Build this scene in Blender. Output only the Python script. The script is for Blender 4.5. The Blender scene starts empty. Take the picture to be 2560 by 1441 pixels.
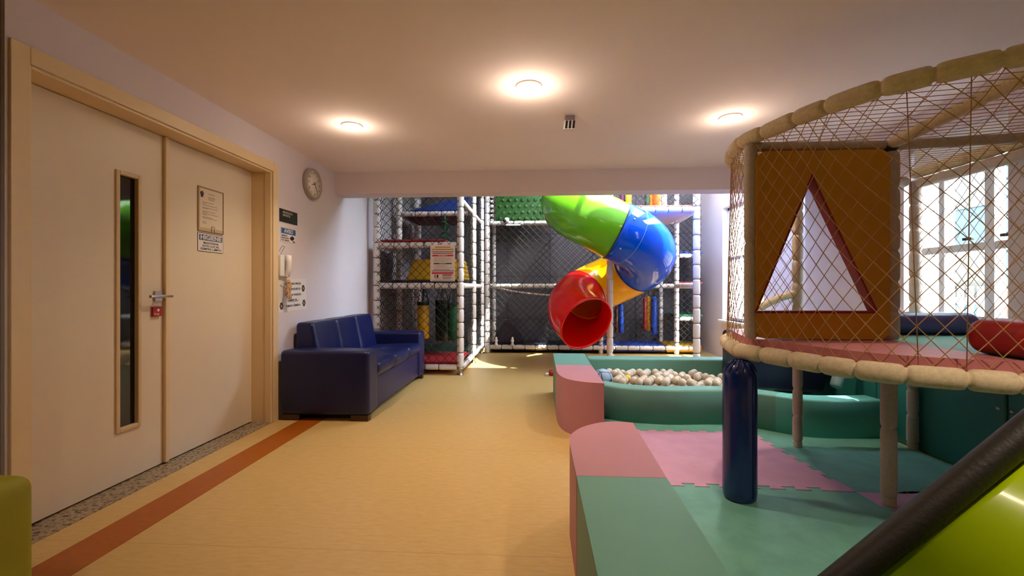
import bpy, bmesh, math, random
from mathutils import Vector, Matrix, Euler
from mathutils.geometry import tessellate_polygon
random.seed(7)
S = bpy.context.scene
COL = S.collection
PI = math.pi

# ------------------------------------------------------------------ camera, world, sun, exposure
EYE = 1.13
cam = bpy.data.cameras.new('camera')
cam_o = bpy.data.objects.new('camera', cam); COL.objects.link(cam_o)
cam.sensor_fit = 'HORIZONTAL'; cam.sensor_width = 36.0
cam.lens = 36.0 * 1100.0 / 2560.0
cam.clip_start = 0.02
cam_o.location = (0, 0, EYE)
cam_o.rotation_euler = (PI / 2, 0, math.atan(62.0 / 1100.0))
S.camera = cam_o

S.view_settings.view_transform = 'Standard'
S.view_settings.look = 'None'
S.view_settings.exposure = 0.48
S.view_settings.gamma = 1.0
S.view_settings.use_curve_mapping = False
S.cycles.use_denoising = True
S.cycles.max_bounces = 8
S.cycles.diffuse_bounces = 5
S.cycles.glossy_bounces = 4
S.cycles.transmission_bounces = 6
S.cycles.transparent_max_bounces = 8
S.cycles.sample_clamp_indirect = 6.0
S.cycles.caustics_reflective = False
S.cycles.caustics_refractive = False
S.cycles.use_light_tree = False

W = bpy.data.worlds.new('sky'); S.world = W; W.use_nodes = True
wn = W.node_tree.nodes; wl = W.node_tree.links
wn.clear()
w_out = wn.new('ShaderNodeOutputWorld'); w_bg = wn.new('ShaderNodeBackground')
w_sky = wn.new('ShaderNodeTexSky'); w_sky.sky_type = 'NISHITA'
w_sky.sun_disc = False; w_sky.sun_elevation = math.radians(48); w_sky.sun_rotation = math.radians(120)
w_sky.air_density = 1.2; w_sky.dust_density = 1.5
w_hs = wn.new('ShaderNodeHueSaturation'); w_hs.inputs['Saturation'].default_value = 0.5
wl.new(w_sky.outputs['Color'], w_hs.inputs['Color']); wl.new(w_hs.outputs['Color'], w_bg.inputs['Color']); w_bg.inputs['Strength'].default_value = 3.8
wl.new(w_bg.outputs['Background'], w_out.inputs['Surface'])

sun = bpy.data.lights.new('sun', 'SUN'); sun.energy = 18.0; sun.angle = math.radians(0.6); sun.color = (1.0, 0.95, 0.86)
sun_o = bpy.data.objects.new('sun', sun); COL.objects.link(sun_o)
sun_o.location = (8, 1, 9)
SUN_DIR = Vector((-0.57, 0.38, -1.32)).normalized()
sun_o.rotation_euler = SUN_DIR.to_track_quat('-Z', 'Y').to_euler()

def portal(name, loc, size, d):     # guides sky sampling through a window opening; emits nothing of its own
    l = bpy.data.lights.new(name, 'AREA'); l.shape = 'RECTANGLE'; l.size = size[0]; l.size_y = size[1]
    l.energy = 1.0; l.cycles.is_portal = True
    o = bpy.data.objects.new(name, l); COL.objects.link(o); o.location = loc
    o.rotation_euler = Vector(d).to_track_quat('-Z', 'Y').to_euler()
    return o
portal('daylight_play_window', (2.98, 3.13, 1.55), (0.74, 1.3), (-1, 0, 0))
portal('daylight_back_window', (3.22, 6.65, 1.52), (1.3, 1.8), (-1, 0, 0))
portal('daylight_high_window', (3.22, 6.4, 3.25), (2.8, 0.7), (-1, 0, 0))

portal('daylight_fill_skylight', (1.7, 6.15, 3.88), (2.6, 2.2), (0, 0, -1))  # portal of the added, unseen skylight

# ------------------------------------------------------------------ materials
def lin(c):
    return tuple(((v / 255.0) / 12.92 if v / 255.0 <= 0.04045 else ((v / 255.0 + 0.055) / 1.055) ** 2.4) for v in c)

MATS = {}
def mat(name, rgb, rough=0.5, noise=0.0, nscale=8.0, bump=0.0, bscale=200.0, coat=0.0, metal=0.0, spec=0.5, rgb2=None, stretch=None, subsurf=0):
    if name in MATS: return MATS[name]
    m = bpy.data.materials.new(name); m.use_nodes = True
    nt = m.node_tree; n = nt.nodes; l = nt.links
    b = n['Principled BSDF']
    c = lin(rgb) + (1,)
    b.inputs['Base Color'].default_value = c
    b.inputs['Roughness'].default_value = rough
    b.inputs['Metallic'].default_value = metal
    b.inputs['Specular IOR Level'].default_value = spec
    if coat:
        b.inputs['Coat Weight'].default_value = coat; b.inputs['Coat Roughness'].default_value = 0.06
    tc = n.new('ShaderNodeTexCoord'); src = tc.outputs['Object']
    if stretch:
        mp = n.new('ShaderNodeMapping'); mp.inputs['Scale'].default_value = stretch
        l.new(src, mp.inputs['Vector']); src = mp.outputs['Vector']
    if noise or rgb2:
        t = n.new('ShaderNodeTexNoise'); t.inputs['Scale'].default_value = nscale; t.inputs['Detail'].default_value = 6
        t.inputs['Roughness'].default_value = 0.65
        l.new(src, t.inputs['Vector'])
        r = n.new('ShaderNodeValToRGB')
        c2 = lin(rgb2) + (1,) if rgb2 else tuple(v * (1 - noise) for v in c[:3]) + (1,)
        r.color_ramp.elements[0].position = 0.32; r.color_ramp.elements[1].position = 0.68
        r.color_ramp.elements[0].color = c2; r.color_ramp.elements[1].color = c
        l.new(t.outputs['Fac'], r.inputs['Fac']); l.new(r.outputs['Color'], b.inputs['Base Color'])
    if bump:
        t2 = n.new('ShaderNodeTexNoise'); t2.inputs['Scale'].default_value = bscale; t2.inputs['Detail'].default_value = 3
        l.new(src, t2.inputs['Vector'])
        bp = n.new('ShaderNodeBump'); bp.inputs['Strength'].default_value = bump; bp.inputs['Distance'].default_value = 0.002
        l.new(t2.outputs['Fac'], bp.inputs['Height']); l.new(bp.outputs['Normal'], b.inputs['Normal'])
    MATS[name] = m
    return m

def emit(name, rgb, strength):
    m = bpy.data.materials.new(name); m.use_nodes = True
    b = m.node_tree.nodes['Principled BSDF']
    b.inputs['Base Color'].default_value = lin(rgb) + (1,)
    b.inputs['Emission Color'].default_value = lin(rgb) + (1,)
    b.inputs['Emission Strength'].default_value = strength
    m.cycles.emission_sampling = 'NONE'
    return m

def speckle(name, base, dark, light, scale):
    m = bpy.data.materials.new(name); m.use_nodes = True
    nt = m.node_tree; n = nt.nodes; l = nt.links; b = n['Principled BSDF']
    b.inputs['Roughness'].default_value = 0.4
    tc = n.new('ShaderNodeTexCoord')
    v = n.new('ShaderNodeTexNoise'); v.inputs['Scale'].default_value = scale; v.inputs['Detail'].default_value = 2
    l.new(tc.outputs['Object'], v.inputs['Vector'])
    r = n.new('ShaderNodeValToRGB'); e = r.color_ramp.elements
    e[0].position = 0.38; e[0].color = lin(dark) + (1,)
    e[1].position = 0.47; e[1].color = lin(base) + (1,)
    k = e.new(0.60); k.color = lin(base) + (1,)
    k = e.new(0.70); k.color = lin(light) + (1,)
    l.new(v.outputs['Fac'], r.inputs['Fac']); l.new(r.outputs['Color'], b.inputs['Base Color'])
    return m

def floor_mat():
    m = mat('linoleum_tan', (202, 170, 110), 0.36, rgb2=(190, 154, 94), nscale=26, stretch=(0.55, 2.2, 1), spec=0.4)
    nt = m.node_tree; n = nt.nodes; l = nt.links; b = n['Principled BSDF']
    # sheet joints across the room
    tc = n.new('ShaderNodeTexCoord'); sp = n.new('ShaderNodeSeparateXYZ'); l.new(tc.outputs['Object'], sp.inputs['Vector'])
    ma = n.new('ShaderNodeMath'); ma.operation = 'ADD'; ma.inputs[1].default_value = 0.55; l.new(sp.outputs['Y'], ma.inputs[0])
    mo = n.new('ShaderNodeMath'); mo.operation = 'MODULO'; mo.inputs[1].default_value = 1.2; l.new(ma.outputs[0], mo.inputs[0])
    lt = n.new('ShaderNodeMath'); lt.operation = 'LESS_THAN'; lt.inputs[1].default_value = 0.004; l.new(mo.outputs[0], lt.inputs[0])
    mu = n.new('ShaderNodeMath'); mu.operation = 'MULTIPLY'; mu.inputs[1].default_value = 0.35; l.new(lt.outputs[0], mu.inputs[0])
    mx = n.new('ShaderNodeMixRGB'); mx.inputs['Color2'].default_value = lin((120, 84, 44)) + (1,)
    ramp = [k for k in n if k.type == 'VALTORGB'][0]
    l.new(mu.outputs[0], mx.inputs['Fac']); l.new(ramp.outputs['Color'], mx.inputs['Color1'])
    l.new(mx.outputs['Color'], b.inputs['Base Color'])
    return m

M_floor = floor_mat()
M_orange = mat('linoleum_orange', (164, 88, 10), 0.42, rgb2=(150, 76, 8), nscale=26, stretch=(0.55, 2.2, 1), spec=0.4)
M_wall = mat('wall_paint', (216, 205, 212), 0.85, noise=0.03, nscale=3)
M_ceil = mat('ceiling_paint', (244, 230, 230), 0.9, noise=0.03, nscale=2)
M_beam = mat('beam_paint', (224, 210, 214), 0.85, noise=0.02, nscale=3)
M_dark = mat('dark_green_black', (9, 14, 10), 1.0, spec=0.02)
M_backw = mat('grey_wall_pad', (108, 100, 106), 0.8, noise=0.12, nscale=5)
M_granite = speckle('granite', (150, 132, 106), (66, 54, 42), (172, 156, 132), 55)
M_door = mat('door_cream', (222, 206, 182), 0.42, noise=0.03, nscale=2.5)
M_frame = mat('frame_cream', (226, 200, 158), 0.38, noise=0.03, nscale=3)
M_bead = mat('bead_cream', (206, 180, 138), 0.45)
M_glassd = mat('dark_room_glass', (10, 12, 13), 0.04, spec=0.7)  # opaque black: the darkness behind the pane is put into its colour
M_steel = mat('brushed_steel', (190, 186, 180), 0.28, metal=1.0)
M_black = mat('black_plastic', (14, 14, 15), 0.45)
M_red_tag = mat('red_tag', (160, 18, 24), 0.4)
M_white = mat('white_plastic', (226, 222, 220), 0.4)
M_offwhite = mat('paper_white', (222, 216, 214), 0.8)
M_paper = mat('paper_cream', (214, 198, 176), 0.7)
M_grey = mat('grey_ink', (92, 84, 80), 0.7)
M_ink = mat('dark_ink', (26, 22, 26), 0.7)
M_inkblue = mat('navy_ink', (24, 28, 84), 0.7)
M_blue_sign = mat('blue_sign_ink', (38, 84, 160), 0.5)
M_slate_sign = mat('slate_blue_ink', (84, 98, 130), 0.5)
M_redink = mat('red_ink', (196, 36, 40), 0.6)
M_greenink = mat('green_ink', (20, 84, 50), 0.6)
M_goldink = mat('gold_ink', (186, 130, 40), 0.6)
M_clock = mat('clock_grey', (172, 160, 150), 0.45)
M_clockface = mat('clock_face', (232, 220, 208), 0.5)
M_sofa = mat('navy_leather', (12, 22, 72), 0.34, noise=0.10, nscale=5, bump=0.25, bscale=260, spec=0.45)
M_wood = mat('dark_wood', (66, 34, 22), 0.4, noise=0.2, nscale=18)
M_lime_soft = mat('lime_upholstery', (152, 146, 20), 0.65, noise=0.06, nscale=6, bump=0.2, bscale=300)
M_limepipe = mat('lime_piping', (128, 120, 18), 0.6)
M_foamw = mat('white_foam', (232, 222, 220), 0.55, noise=0.03, nscale=14)
M_tie = mat('dark_tie', (40, 34, 34), 0.7)
M_net = mat('black_net', (16, 12, 14), 0.85)
M_knit = mat('knitted_cream', (230, 212, 178), 0.85, noise=0.22, nscale=60, bump=0.45, bscale=150)
M_knitg = mat('knitted_grey', (202, 188, 176), 0.85, noise=0.18, nscale=60, bump=0.45, bscale=150)
M_string = mat('tan_string', (188, 146, 96), 0.8)
M_mustard = mat('mustard_vinyl', (206, 146, 14), 0.55, noise=0.06, nscale=5)
M_crimson = mat('crimson_vinyl', (140, 18, 36), 0.5)
M_redvinyl = mat('red_vinyl', (168, 24, 24), 0.42, noise=0.06, nscale=6)
M_pinkpad = mat('rose_pad', (206, 128, 136), 0.5, noise=0.08, nscale=9)
M_tealpad = mat('teal_pad', (104, 176, 164), 0.5, noise=0.06, nscale=6)
M_purple = mat('purple_vinyl', (94, 88, 160), 0.3, spec=0.6)
M_navy = mat('navy_vinyl', (12, 34, 98), 0.22, noise=0.08, nscale=6, bump=0.3, bscale=20, spec=0.6)
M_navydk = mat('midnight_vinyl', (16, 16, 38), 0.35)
M_mint = mat('mint_vinyl', (98, 150, 134), 0.55, noise=0.05, nscale=8, bump=0.15, bscale=420)
M_mintwall = mat('deep_teal_vinyl', (38, 112, 106), 0.5, noise=0.06, nscale=6)
M_pink = mat('pink_vinyl', (180, 122, 136), 0.55, noise=0.05, nscale=8, bump=0.15, bscale=420)
M_matgreen = mat('green_eva', (104, 164, 146), 0.6, rgb2=(88, 142, 126), nscale=5, bump=0.15, bscale=300)
M_matpink = mat('pink_eva', (198, 144, 166), 0.6, rgb2=(186, 130, 156), nscale=5, bump=0.15, bscale=300)
M_sl_green = mat('slide_green', (104, 178, 32), 0.16, coat=0.2, spec=0.4)
M_sl_blue = mat('slide_blue', (0, 84, 238), 0.10, coat=0.15, spec=0.3)
M_sl_yellow = mat('slide_yellow', (248, 178, 6), 0.16, coat=0.2, spec=0.4)
M_sl_red = mat('slide_red', (232, 10, 8), 0.18, coat=0.15, spec=0.3)
M_seam = mat('seam_black', (20, 26, 50), 0.6)
M_ball = mat('ball_ivory', (206, 192, 172), 0.38)
M_bally = mat('ball_yellow', (240, 190, 20), 0.35)
M_limegloss = mat('lime_fibreglass', (190, 222, 8), 0.2, noise=0.07, nscale=3.5, coat=0.4)
M_blackpad = mat('black_padding', (20, 15, 13), 0.5, noise=0.3, nscale=60, bump=0.5, bscale=90)
M_matblue = mat('mat_blue', (24, 60, 150), 0.6)
M_matnavy = mat('mat_navy', (22, 22, 40), 0.6)
M_matred = mat('mat_red', (150, 20, 28), 0.6)
M_matdkgreen = mat('mat_dark_green', (16, 52, 36), 0.6)
M_matyellow = mat('mat_yellow', (206, 160, 24), 0.6)
M_matemerald = mat('mat_emerald', (18, 104, 62), 0.6)
M_foamyellow = mat('foam_yellow', (218, 166, 10), 0.5)
M_bagyellow = mat('bag_yellow', (216, 164, 16), 0.4)
M_baggreen = mat('bag_green', (14, 78, 42), 0.4)
M_bagdark = mat('bag_dark_green', (12, 46, 36), 0.4)
M_rblue = mat('roller_blue', (18, 70, 180), 0.35)
M_rred = mat('roller_red', (160, 26, 30), 0.4)
M_rorange = mat('roller_orange', (220, 92, 24), 0.4)
M_rbrown = mat('roller_brown', (98, 44, 26), 0.4)
M_rwhite = mat('roller_white', (214, 206, 190), 0.5)
M_rpurple = mat('roller_purple', (72, 30, 70), 0.5)
M_leaf = mat('leaf_green', (20, 84, 46), 0.6)
M_studs = mat('studded_green', (34, 86, 18), 0.5)
M_winframe = mat('window_white', (226, 228, 234), 0.4)
M_blind = mat('white_blind', (236, 240, 246), 0.8)
M_grass = mat('grass', (92, 140, 60), 0.9, rgb2=(130, 170, 90), nscale=12)
M_hedge = mat('hedge', (86, 140, 62), 0.9, rgb2=(40, 86, 36), nscale=9, bump=1.0, bscale=30)
M_trunk = mat('tree_bark', (120, 92, 66), 0.9, noise=0.3, nscale=14)
M_house = mat('house_render', (78, 94, 108), 0.9)
M_roof = mat('roof_grey', (110, 108, 108), 0.8)
M_pave = mat('paving', (140, 134, 132), 0.9, noise=0.08, nscale=6)

def glass_mat():
    m = bpy.data.materials.new('clear_glass'); m.use_nodes = True
    nt = m.node_tree; n = nt.nodes; l = nt.links
    out = n['Material Output']; n.remove(n['Principled BSDF'])
    t = n.new('ShaderNodeBsdfTransparent'); t.inputs['Color'].default_value = (0.93, 0.97, 0.98, 1)
    g = n.new('ShaderNodeBsdfGlossy'); g.inputs['Roughness'].default_value = 0.02
    mx = n.new('ShaderNodeMixShader'); mx.inputs[0].default_value = 0.05; l.new(t.outputs[0], mx.inputs[1]); l.new(g.outputs[0], mx.inputs[2])
    l.new(mx.outputs[0], out.inputs['Surface'])
    return m
M_glass = glass_mat()

def soccer_mat():
    m = bpy.data.materials.new('pale_blue_ball'); m.use_nodes = True
    nt = m.node_tree; n = nt.nodes; l = nt.links; b = n['Principled BSDF']
    tc = n.new('ShaderNodeTexCoord'); v = n.new('ShaderNodeTexVoronoi'); v.feature = 'DISTANCE_TO_EDGE'; v.inputs['Scale'].default_value = 9
    l.new(tc.outputs['Object'], v.inputs['Vector'])
    r = n.new('ShaderNodeValToRGB'); e = r.color_ramp.elements
    e[0].position = 0.02; e[0].color = lin((24, 40, 70)) + (1,); e[1].position = 0.05; e[1].color = lin((150, 180, 214)) + (1,)
    l.new(v.outputs['Distance'], r.inputs['Fac']); l.new(r.outputs['Color'], b.inputs['Base Color']); b.inputs['Roughness'].default_value = 0.45
    return m
def leopard_mat():
    m = bpy.data.materials.new('spotted_fabric'); m.use_nodes = True
    nt = m.node_tree; n = nt.nodes; l = nt.links; b = n['Principled BSDF']
    tc = n.new('ShaderNodeTexCoord'); v = n.new('ShaderNodeTexVoronoi'); v.inputs['Scale'].default_value = 70
    l.new(tc.outputs['Object'], v.inputs['Vector'])
    r = n.new('ShaderNodeValToRGB'); e = r.color_ramp.elements
    e[0].position = 0.28; e[0].color = lin((40, 24, 16)) + (1,); e[1].position = 0.38; e[1].color = lin((186, 146, 100)) + (1,)
    l.new(v.outputs['Distance'], r.inputs['Fac']); l.new(r.outputs['Color'], b.inputs['Base Color']); b.inputs['Roughness'].default_value = 0.8
    return m

# ------------------------------------------------------------------ mesh helpers
class MB:
    def __init__(s): s.v = []; s.f = []; s.m = []; s.sm = []
    def add(s, vs, fs, mi=0, smooth=False):
        o = len(s.v); s.v += [tuple(v) for v in vs]
        for f in fs: s.f.append(tuple(i + o for i in f)); s.m.append(mi); s.sm.append(smooth)
    def box(s, lo, hi, mi=0):
        x0, y0, z0 = lo; x1, y1, z1 = hi
        v = [(x0,y0,z0),(x1,y0,z0),(x1,y1,z0),(x0,y1,z0),(x0,y0,z1),(x1,y0,z1),(x1,y1,z1),(x0,y1,z1)]
        s.add(v, [(0,3,2,1),(4,5,6,7),(0,1,5,4),(1,2,6,5),(2,3,7,6),(3,0,4,7)], mi)
    def soft(s, lo, hi, r, bulge=(0, 0, 0), n=8, mi=0, fn=None):
        """rounded box with optional bulging faces"""
        c = [(a + b) / 2 for a, b in zip(lo, hi)]; h = [(b - a) / 2 for a, b in zip(lo, hi)]
        r = min(r, *(q * 0.999 for q in h))
        ax = []
        for q in h:
            e = [-q, -q + r * 0.18, -q + r * 0.45, -q + r * 0.75, -q + r]
            k = max(1, n)
            mid = [(-q + r) + (2 * (q - r)) * i / k for i in range(1, k)]
            ax.append(e + mid + [-t for t in reversed(e)])
        idx = {}; vs = []; fs = []
        def put(p):
            key = tuple(round(t, 6) for t in p)
            if key in idx: return idx[key]
            inn = [max(-(q - r), min(q - r, t)) for t, q in zip(p, h)]
            d = Vector([a - b for a, b in zip(p, inn)])
            if d.length > 1e-9: d = d.normalized() * r
            w = [a + b for a, b in zip(inn, d)]
            u = [t / q for t, q in zip(w, h)]
            o = list(w)
            for k in range(3):
                a, b = (k + 1) % 3, (k + 2) % 3
                o[k] += bulge[k] * u[k] * max(0, 1 - u[a] ** 2) * max(0, 1 - u[b] ** 2)
            o = [a + b for a, b in zip(o, c)]
            if fn: o = fn(o)
            idx[key] = len(vs); vs.append(o); return idx[key]
        for k in range(3):
            a, b = (k + 1) % 3, (k + 2) % 3
            for sg in (-1, 1):
                for i in range(len(ax[a]) - 1):
                    for j in range(len(ax[b]) - 1):
                        q = []
                        for (ii, jj) in ((i, j), (i + 1, j), (i + 1, j + 1), (i, j + 1)):
                            p = [0, 0, 0]; p[k] = sg * h[k]; p[a] = ax[a][ii]; p[b] = ax[b][jj]; q.append(put(p))
                        if sg < 0: q.reverse()
                        if len(set(q)) >= 3: fs.append(tuple(dict.fromkeys(q)))
        s.add(vs, fs, mi, True)
    def rings(s, pts, radii, n=12, mi=0, caps=True, mis=None, smooth=True, closed=False):
        """sweep of circles along pts"""
        pts = [Vector(p) for p in pts]; N = len(pts)
        T = []
        for i in range(N):
            if closed: d = pts[(i + 1) % N] - pts[i - 1]
            else: d = pts[min(i + 1, N - 1)] - pts[max(i - 1, 0)]
            if d.length < 1e-9: d = Vector((0, 0, 1))
            T.append(d.normalized())
        up = Vector((0, 0, 1)) if abs(T[0].z) < 0.9 else Vector((1, 0, 0))
        nrm = (up - T[0] * up.dot(T[0])).normalized()
        vs = []; fs = []
        for i in range(N):
            nrm = nrm - T[i] * nrm.dot(T[i])
            nrm = nrm.normalized() if nrm.length > 1e-6 else T[i].orthogonal().normalized()
            bn = T[i].cross(nrm)
            r = radii[i] if hasattr(radii, '__len__') else radii
            for k in range(n):
                a = 2 * PI * k / n
                vs.append(pts[i] + (nrm * math.cos(a) + bn * math.sin(a)) * r)
        o = len(s.v); s.v += [tuple(v) for v in vs]
        lim = N if closed else N - 1
        for i in range(lim):
            for k in range(n):
                a = i * n + k; b = i * n + (k + 1) % n; j = ((i + 1) % N) * n
                s.f.append((o + a, o + b, o + j + (k + 1) % n, o + j + k))
                s.m.append(mis[i] if mis else mi); s.sm.append(smooth)
        if caps and not closed:
            s.f.append(tuple(o + k for k in reversed(range(n)))); s.m.append(mi); s.sm.append(False)
            s.f.append(tuple(o + (N - 1) * n + k for k in range(n))); s.m.append(mi); s.sm.append(False)
    def foam(s, path, r, seg=0.13, n=12, tie=True, jitter=0.15, seed=1, deep=0.72):
        """foam sleeve in segments with pinched grooves, along a polyline path"""
        rnd = random.Random(seed)
        path = [Vector(p) for p in path]
        L = [0.0]
        for a, b in zip(path, path[1:]): L.append(L[-1] + (b - a).length)
        tot = L[-1]
        def at(t):
            t = max(0, min(tot, t))
            for i in range(len(L) - 1):
                if t <= L[i + 1] + 1e-9:
                    k = (t - L[i]) / max(1e-9, L[i + 1] - L[i]); return path[i].lerp(path[i + 1], k)
            return path[-1]
        cuts = [0.0]
        while tot - cuts[-1] > seg * 1.45: cuts.append(cuts[-1] + seg * (1 + rnd.uniform(-jitter, jitter)))
        cuts.append(tot)
        P = []; R = []; mis = []
        g = min(0.012, seg * 0.1)
        for a, b in zip(cuts, cuts[1:]):
            ln = b - a
            k = [(0.0, deep), (g * 0.35, deep), (g * 0.7, 0.88), (g * 1.6, 0.975), (g * 3.2, 1.0)]
            seq = [(a + x, y) for x, y in k if x < ln / 2] 
            m = max(1, int((ln - 6 * g) / 0.06))
            seq += [(a + 3.2 * g + (ln - 6.4 * g) * i / m, 1.0) for i in range(1, m)] if ln > 8 * g else []
            seq += [(b - x, y) for x, y in reversed(k) if x < ln / 2]
            for t, y in seq:
                P.append(at(t)); R.append(r * y)
        # drop duplicates
        PP = [P[0]]; RR = [R[0]]
        for p, q in zip(P[1:], R[1:]):
            if (p - PP[-1]).length > 1e-5: PP.append(p); RR.append(q)
        for i in range(len(PP) - 1):
            mis.append(1 if tie and RR[i] < r * 0.8 and RR[i + 1] < r * 0.8 else 0)
        s.rings(PP, RR, n, 0, True, mis)
    def tube(s, path, r, n=8, mi=0, caps=True): s.rings(path, r, n, mi, caps)
    def lathe(s, prof, c=(0, 0, 0), n=24, mi=0, axis='Z'):
        vs = []; fs = []
        for (r, z) in prof:
            for k in range(n):
                a = 2 * PI * k / n
                p = (r * math.cos(a), r * math.sin(a), z)
                if axis == 'X': p = (p[2], p[0], p[1])
                if axis == 'Y': p = (p[0], p[2], p[1])
                vs.append((p[0] + c[0], p[1] + c[1], p[2] + c[2]))
        for i in range(len(prof) - 1):
            for k in range(n):
                q = (i * n + k, i * n + (k + 1) % n, (i + 1) * n + (k + 1) % n, (i + 1) * n + k)
                fs.append(q if axis != 'Y' else q[::-1])
        s.add(vs, fs, mi, True)
    def prism(s, poly, z0, z1, mi=0, mi_side=None):
        n = len(poly)
        vs = [(p[0], p[1], z0) for p in poly] + [(p[0], p[1], z1) for p in poly]
        ar = sum(poly[i][0] * poly[(i + 1) % n][1] - poly[(i + 1) % n][0] * poly[i][1] for i in range(n))
        bot = tuple(range(n)); top = tuple(range(n, 2 * n))
        if ar > 0: bot = bot[::-1]
        else: top = top[::-1]
        if n > 30:
            tri = tessellate_polygon([[Vector((p[0], p[1], 0)) for p in poly]])
            caps = []
            for t in tri:
                a_, b_, c_ = (Vector((poly[k][0], poly[k][1])) for k in t)
                if (b_ - a_).cross(c_ - a_) < 0: t = (t[0], t[2], t[1])
                caps.append((t[0] + n, t[1] + n, t[2] + n)); caps.append((t[0], t[2], t[1]))
            s.add(vs, caps, mi)
        else: s.add(vs, [bot, top], mi)
        side = []
        for i in range(n):
            j = (i + 1) % n
            q = (i, j, n + j, n + i)
            side.append(q if ar > 0 else q[::-1])
        s.add(vs, side, mi if mi_side is None else mi_side)
    def sphere(s, c, r, n=12, mi=0):
        prof = [(max(1e-5, r * math.sin(PI * i / (n // 2 + 2))), -r * math.cos(PI * i / (n // 2 + 2))) for i in range(n // 2 + 3)]
        s.lathe(prof, c, n, mi)
    def build(s, name, mats, parent=None, **props):
        me = bpy.data.meshes.new(name)
        me.from_pydata(s.v, [], s.f); 
        if not isinstance(mats, (list, tuple)): mats = [mats]
        for m in mats: me.materials.append(m)
        me.polygons.foreach_set('material_index', [min(i, len(mats) - 1) for i in s.m])
        me.polygons.foreach_set('use_smooth', s.sm)
        me.update()
        o = bpy.data.objects.new(name, me); COL.objects.link(o)
        if parent is not None: o.parent = parent
        for k, v in props.items(): o[k] = v
        return o

def tag(o, label, cat, group=None):
    o['label'] = label; o['category'] = cat
    if group: o['group'] = group
    return o
def thing(name, label, cat, loc=(0, 0, 0), group=None):
    o = bpy.data.objects.new(name, None); COL.objects.link(o); o.location = loc; o.empty_display_size = 0.05
    return tag(o, label, cat, group)
def rel(o, parent):
    """parent while keeping world placement (parent unrotated at its location)"""
    o.parent = parent; o.location = o.location - parent.location; return o
def struct(o): o['kind'] = 'structure'; return o
def bevel(o, w, seg=3):
    b = o.modifiers.new('bevel', 'BEVEL'); b.width = w; b.segments = seg; b.limit_method = 'ANGLE'; b.angle_limit = math.radians(40)
    return o
def spline(pts, sub=8, closed=False):
    P = [Vector(p) for p in pts]; n = len(P); out = []
    rng = range(n if closed else n - 1)
    for i in rng:
        p0 = P[i - 1] if (closed or i > 0) else P[0]; p1 = P[i]; p2 = P[(i + 1) % n]
        p3 = P[(i + 2) % n] if (closed or i + 2 < n) else P[-1]
        for k in range(sub):
            t = k / sub
            out.append(0.5 * ((2 * p1) + (p2 - p0) * t + (2 * p0 - 5 * p1 + 4 * p2 - p3) * t * t + (3 * p1 - p0 - 3 * p2 + p3) * t ** 3))
    if not closed: out.append(P[-1])
    return out

LEFT = Matrix(((0, 0, 1, 0), (1, 0, 0, 0), (0, 1, 0, 0), (0, 0, 0, 1)))      # local x -> +Y, y -> +Z, z -> +X
FRONT = Matrix(((1, 0, 0, 0), (0, 0, -1, 0), (0, 1, 0, 0), (0, 0, 0, 1)))    # local x -> +X, y -> +Z, z -> -Y
def text(txt, size, m, parent, name='lettering', loc=(0, 0, 0.001), align='CENTER', width=None, bold=0.0, **props):
    cu = bpy.data.curves.new('t', 'FONT'); cu.body = txt; cu.size = size; cu.align_x = align; cu.align_y = 'CENTER'
    cu.extrude = 0.0004; cu.offset = bold; cu.resolution_u = 3
    to = bpy.data.objects.new('t', cu); COL.objects.link(to)
    dg = bpy.context.evaluated_depsgraph_get(); dg.update()
    me = bpy.data.meshes.new_from_object(to.evaluated_get(dg))
    bpy.data.objects.remove(to)
    xs = [v.co.x for v in me.vertices]
    if width and xs:
        k = width / (max(xs) - min(xs))
        for v in me.vertices: v.co.x *= k
    me.materials.clear(); me.materials.append(m)
    o = bpy.data.objects.new(name, me); COL.objects.link(o); o.parent = parent; o.location = loc
    for k, v in props.items(): o[k] = v
    return o
def plaque(name, label, cat, mtx, centre, w, h, t, m, rad=0.0):
    b = MB()
    if rad:
        pts = []
        for cx, cy, a0 in ((w/2-rad, h/2-rad, 0), (-w/2+rad, h/2-rad, 90), (-w/2+rad, -h/2+rad, 180), (w/2-rad, -h/2+rad, 270)):
            for k in range(5):
                a = math.radians(a0 + 90 * k / 4); pts.append((cx + rad * math.cos(a), cy + rad * math.sin(a)))
        b.prism(pts, 0, t)
    else: b.box((-w/2, -h/2, 0), (w/2, h/2, t))
    o = b.build(name, m); tag(o, label, cat)
    o.matrix_world = Matrix.Translation(centre) @ mtx
    return o
def flat(name, parent, m, lo, hi, z0, z1, **props):
    b = MB(); b.box((lo[0], lo[1], z0), (hi[0], hi[1], z1)); return b.build(name, m, parent, **props)

def wall_cells(b, fixed, axis, t, us, zs, holes):
    """wall slab split around rectangular holes; axis 'X': fixed x, u is y"""
    U = sorted(set(list(us) + [h[0] for h in holes] + [h[1] for h in holes])); Z = sorted(set(list(zs) + [h[2] for h in holes] + [h[3] for h in holes]))
    for a, c in zip(U, U[1:]):
        for d, e in zip(Z, Z[1:]):
            mu, mz = (a + c) / 2, (d + e) / 2
            if any(h[0] < mu < h[1] and h[2] < mz < h[3] for h in holes): continue
            if axis == 'X': b.box((min(fixed, fixed + t), a, d), (max(fixed, fixed + t), c, e))
            else: b.box((a, min(fixed, fixed + t), d), (c, max(fixed, fixed + t), e))

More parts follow.
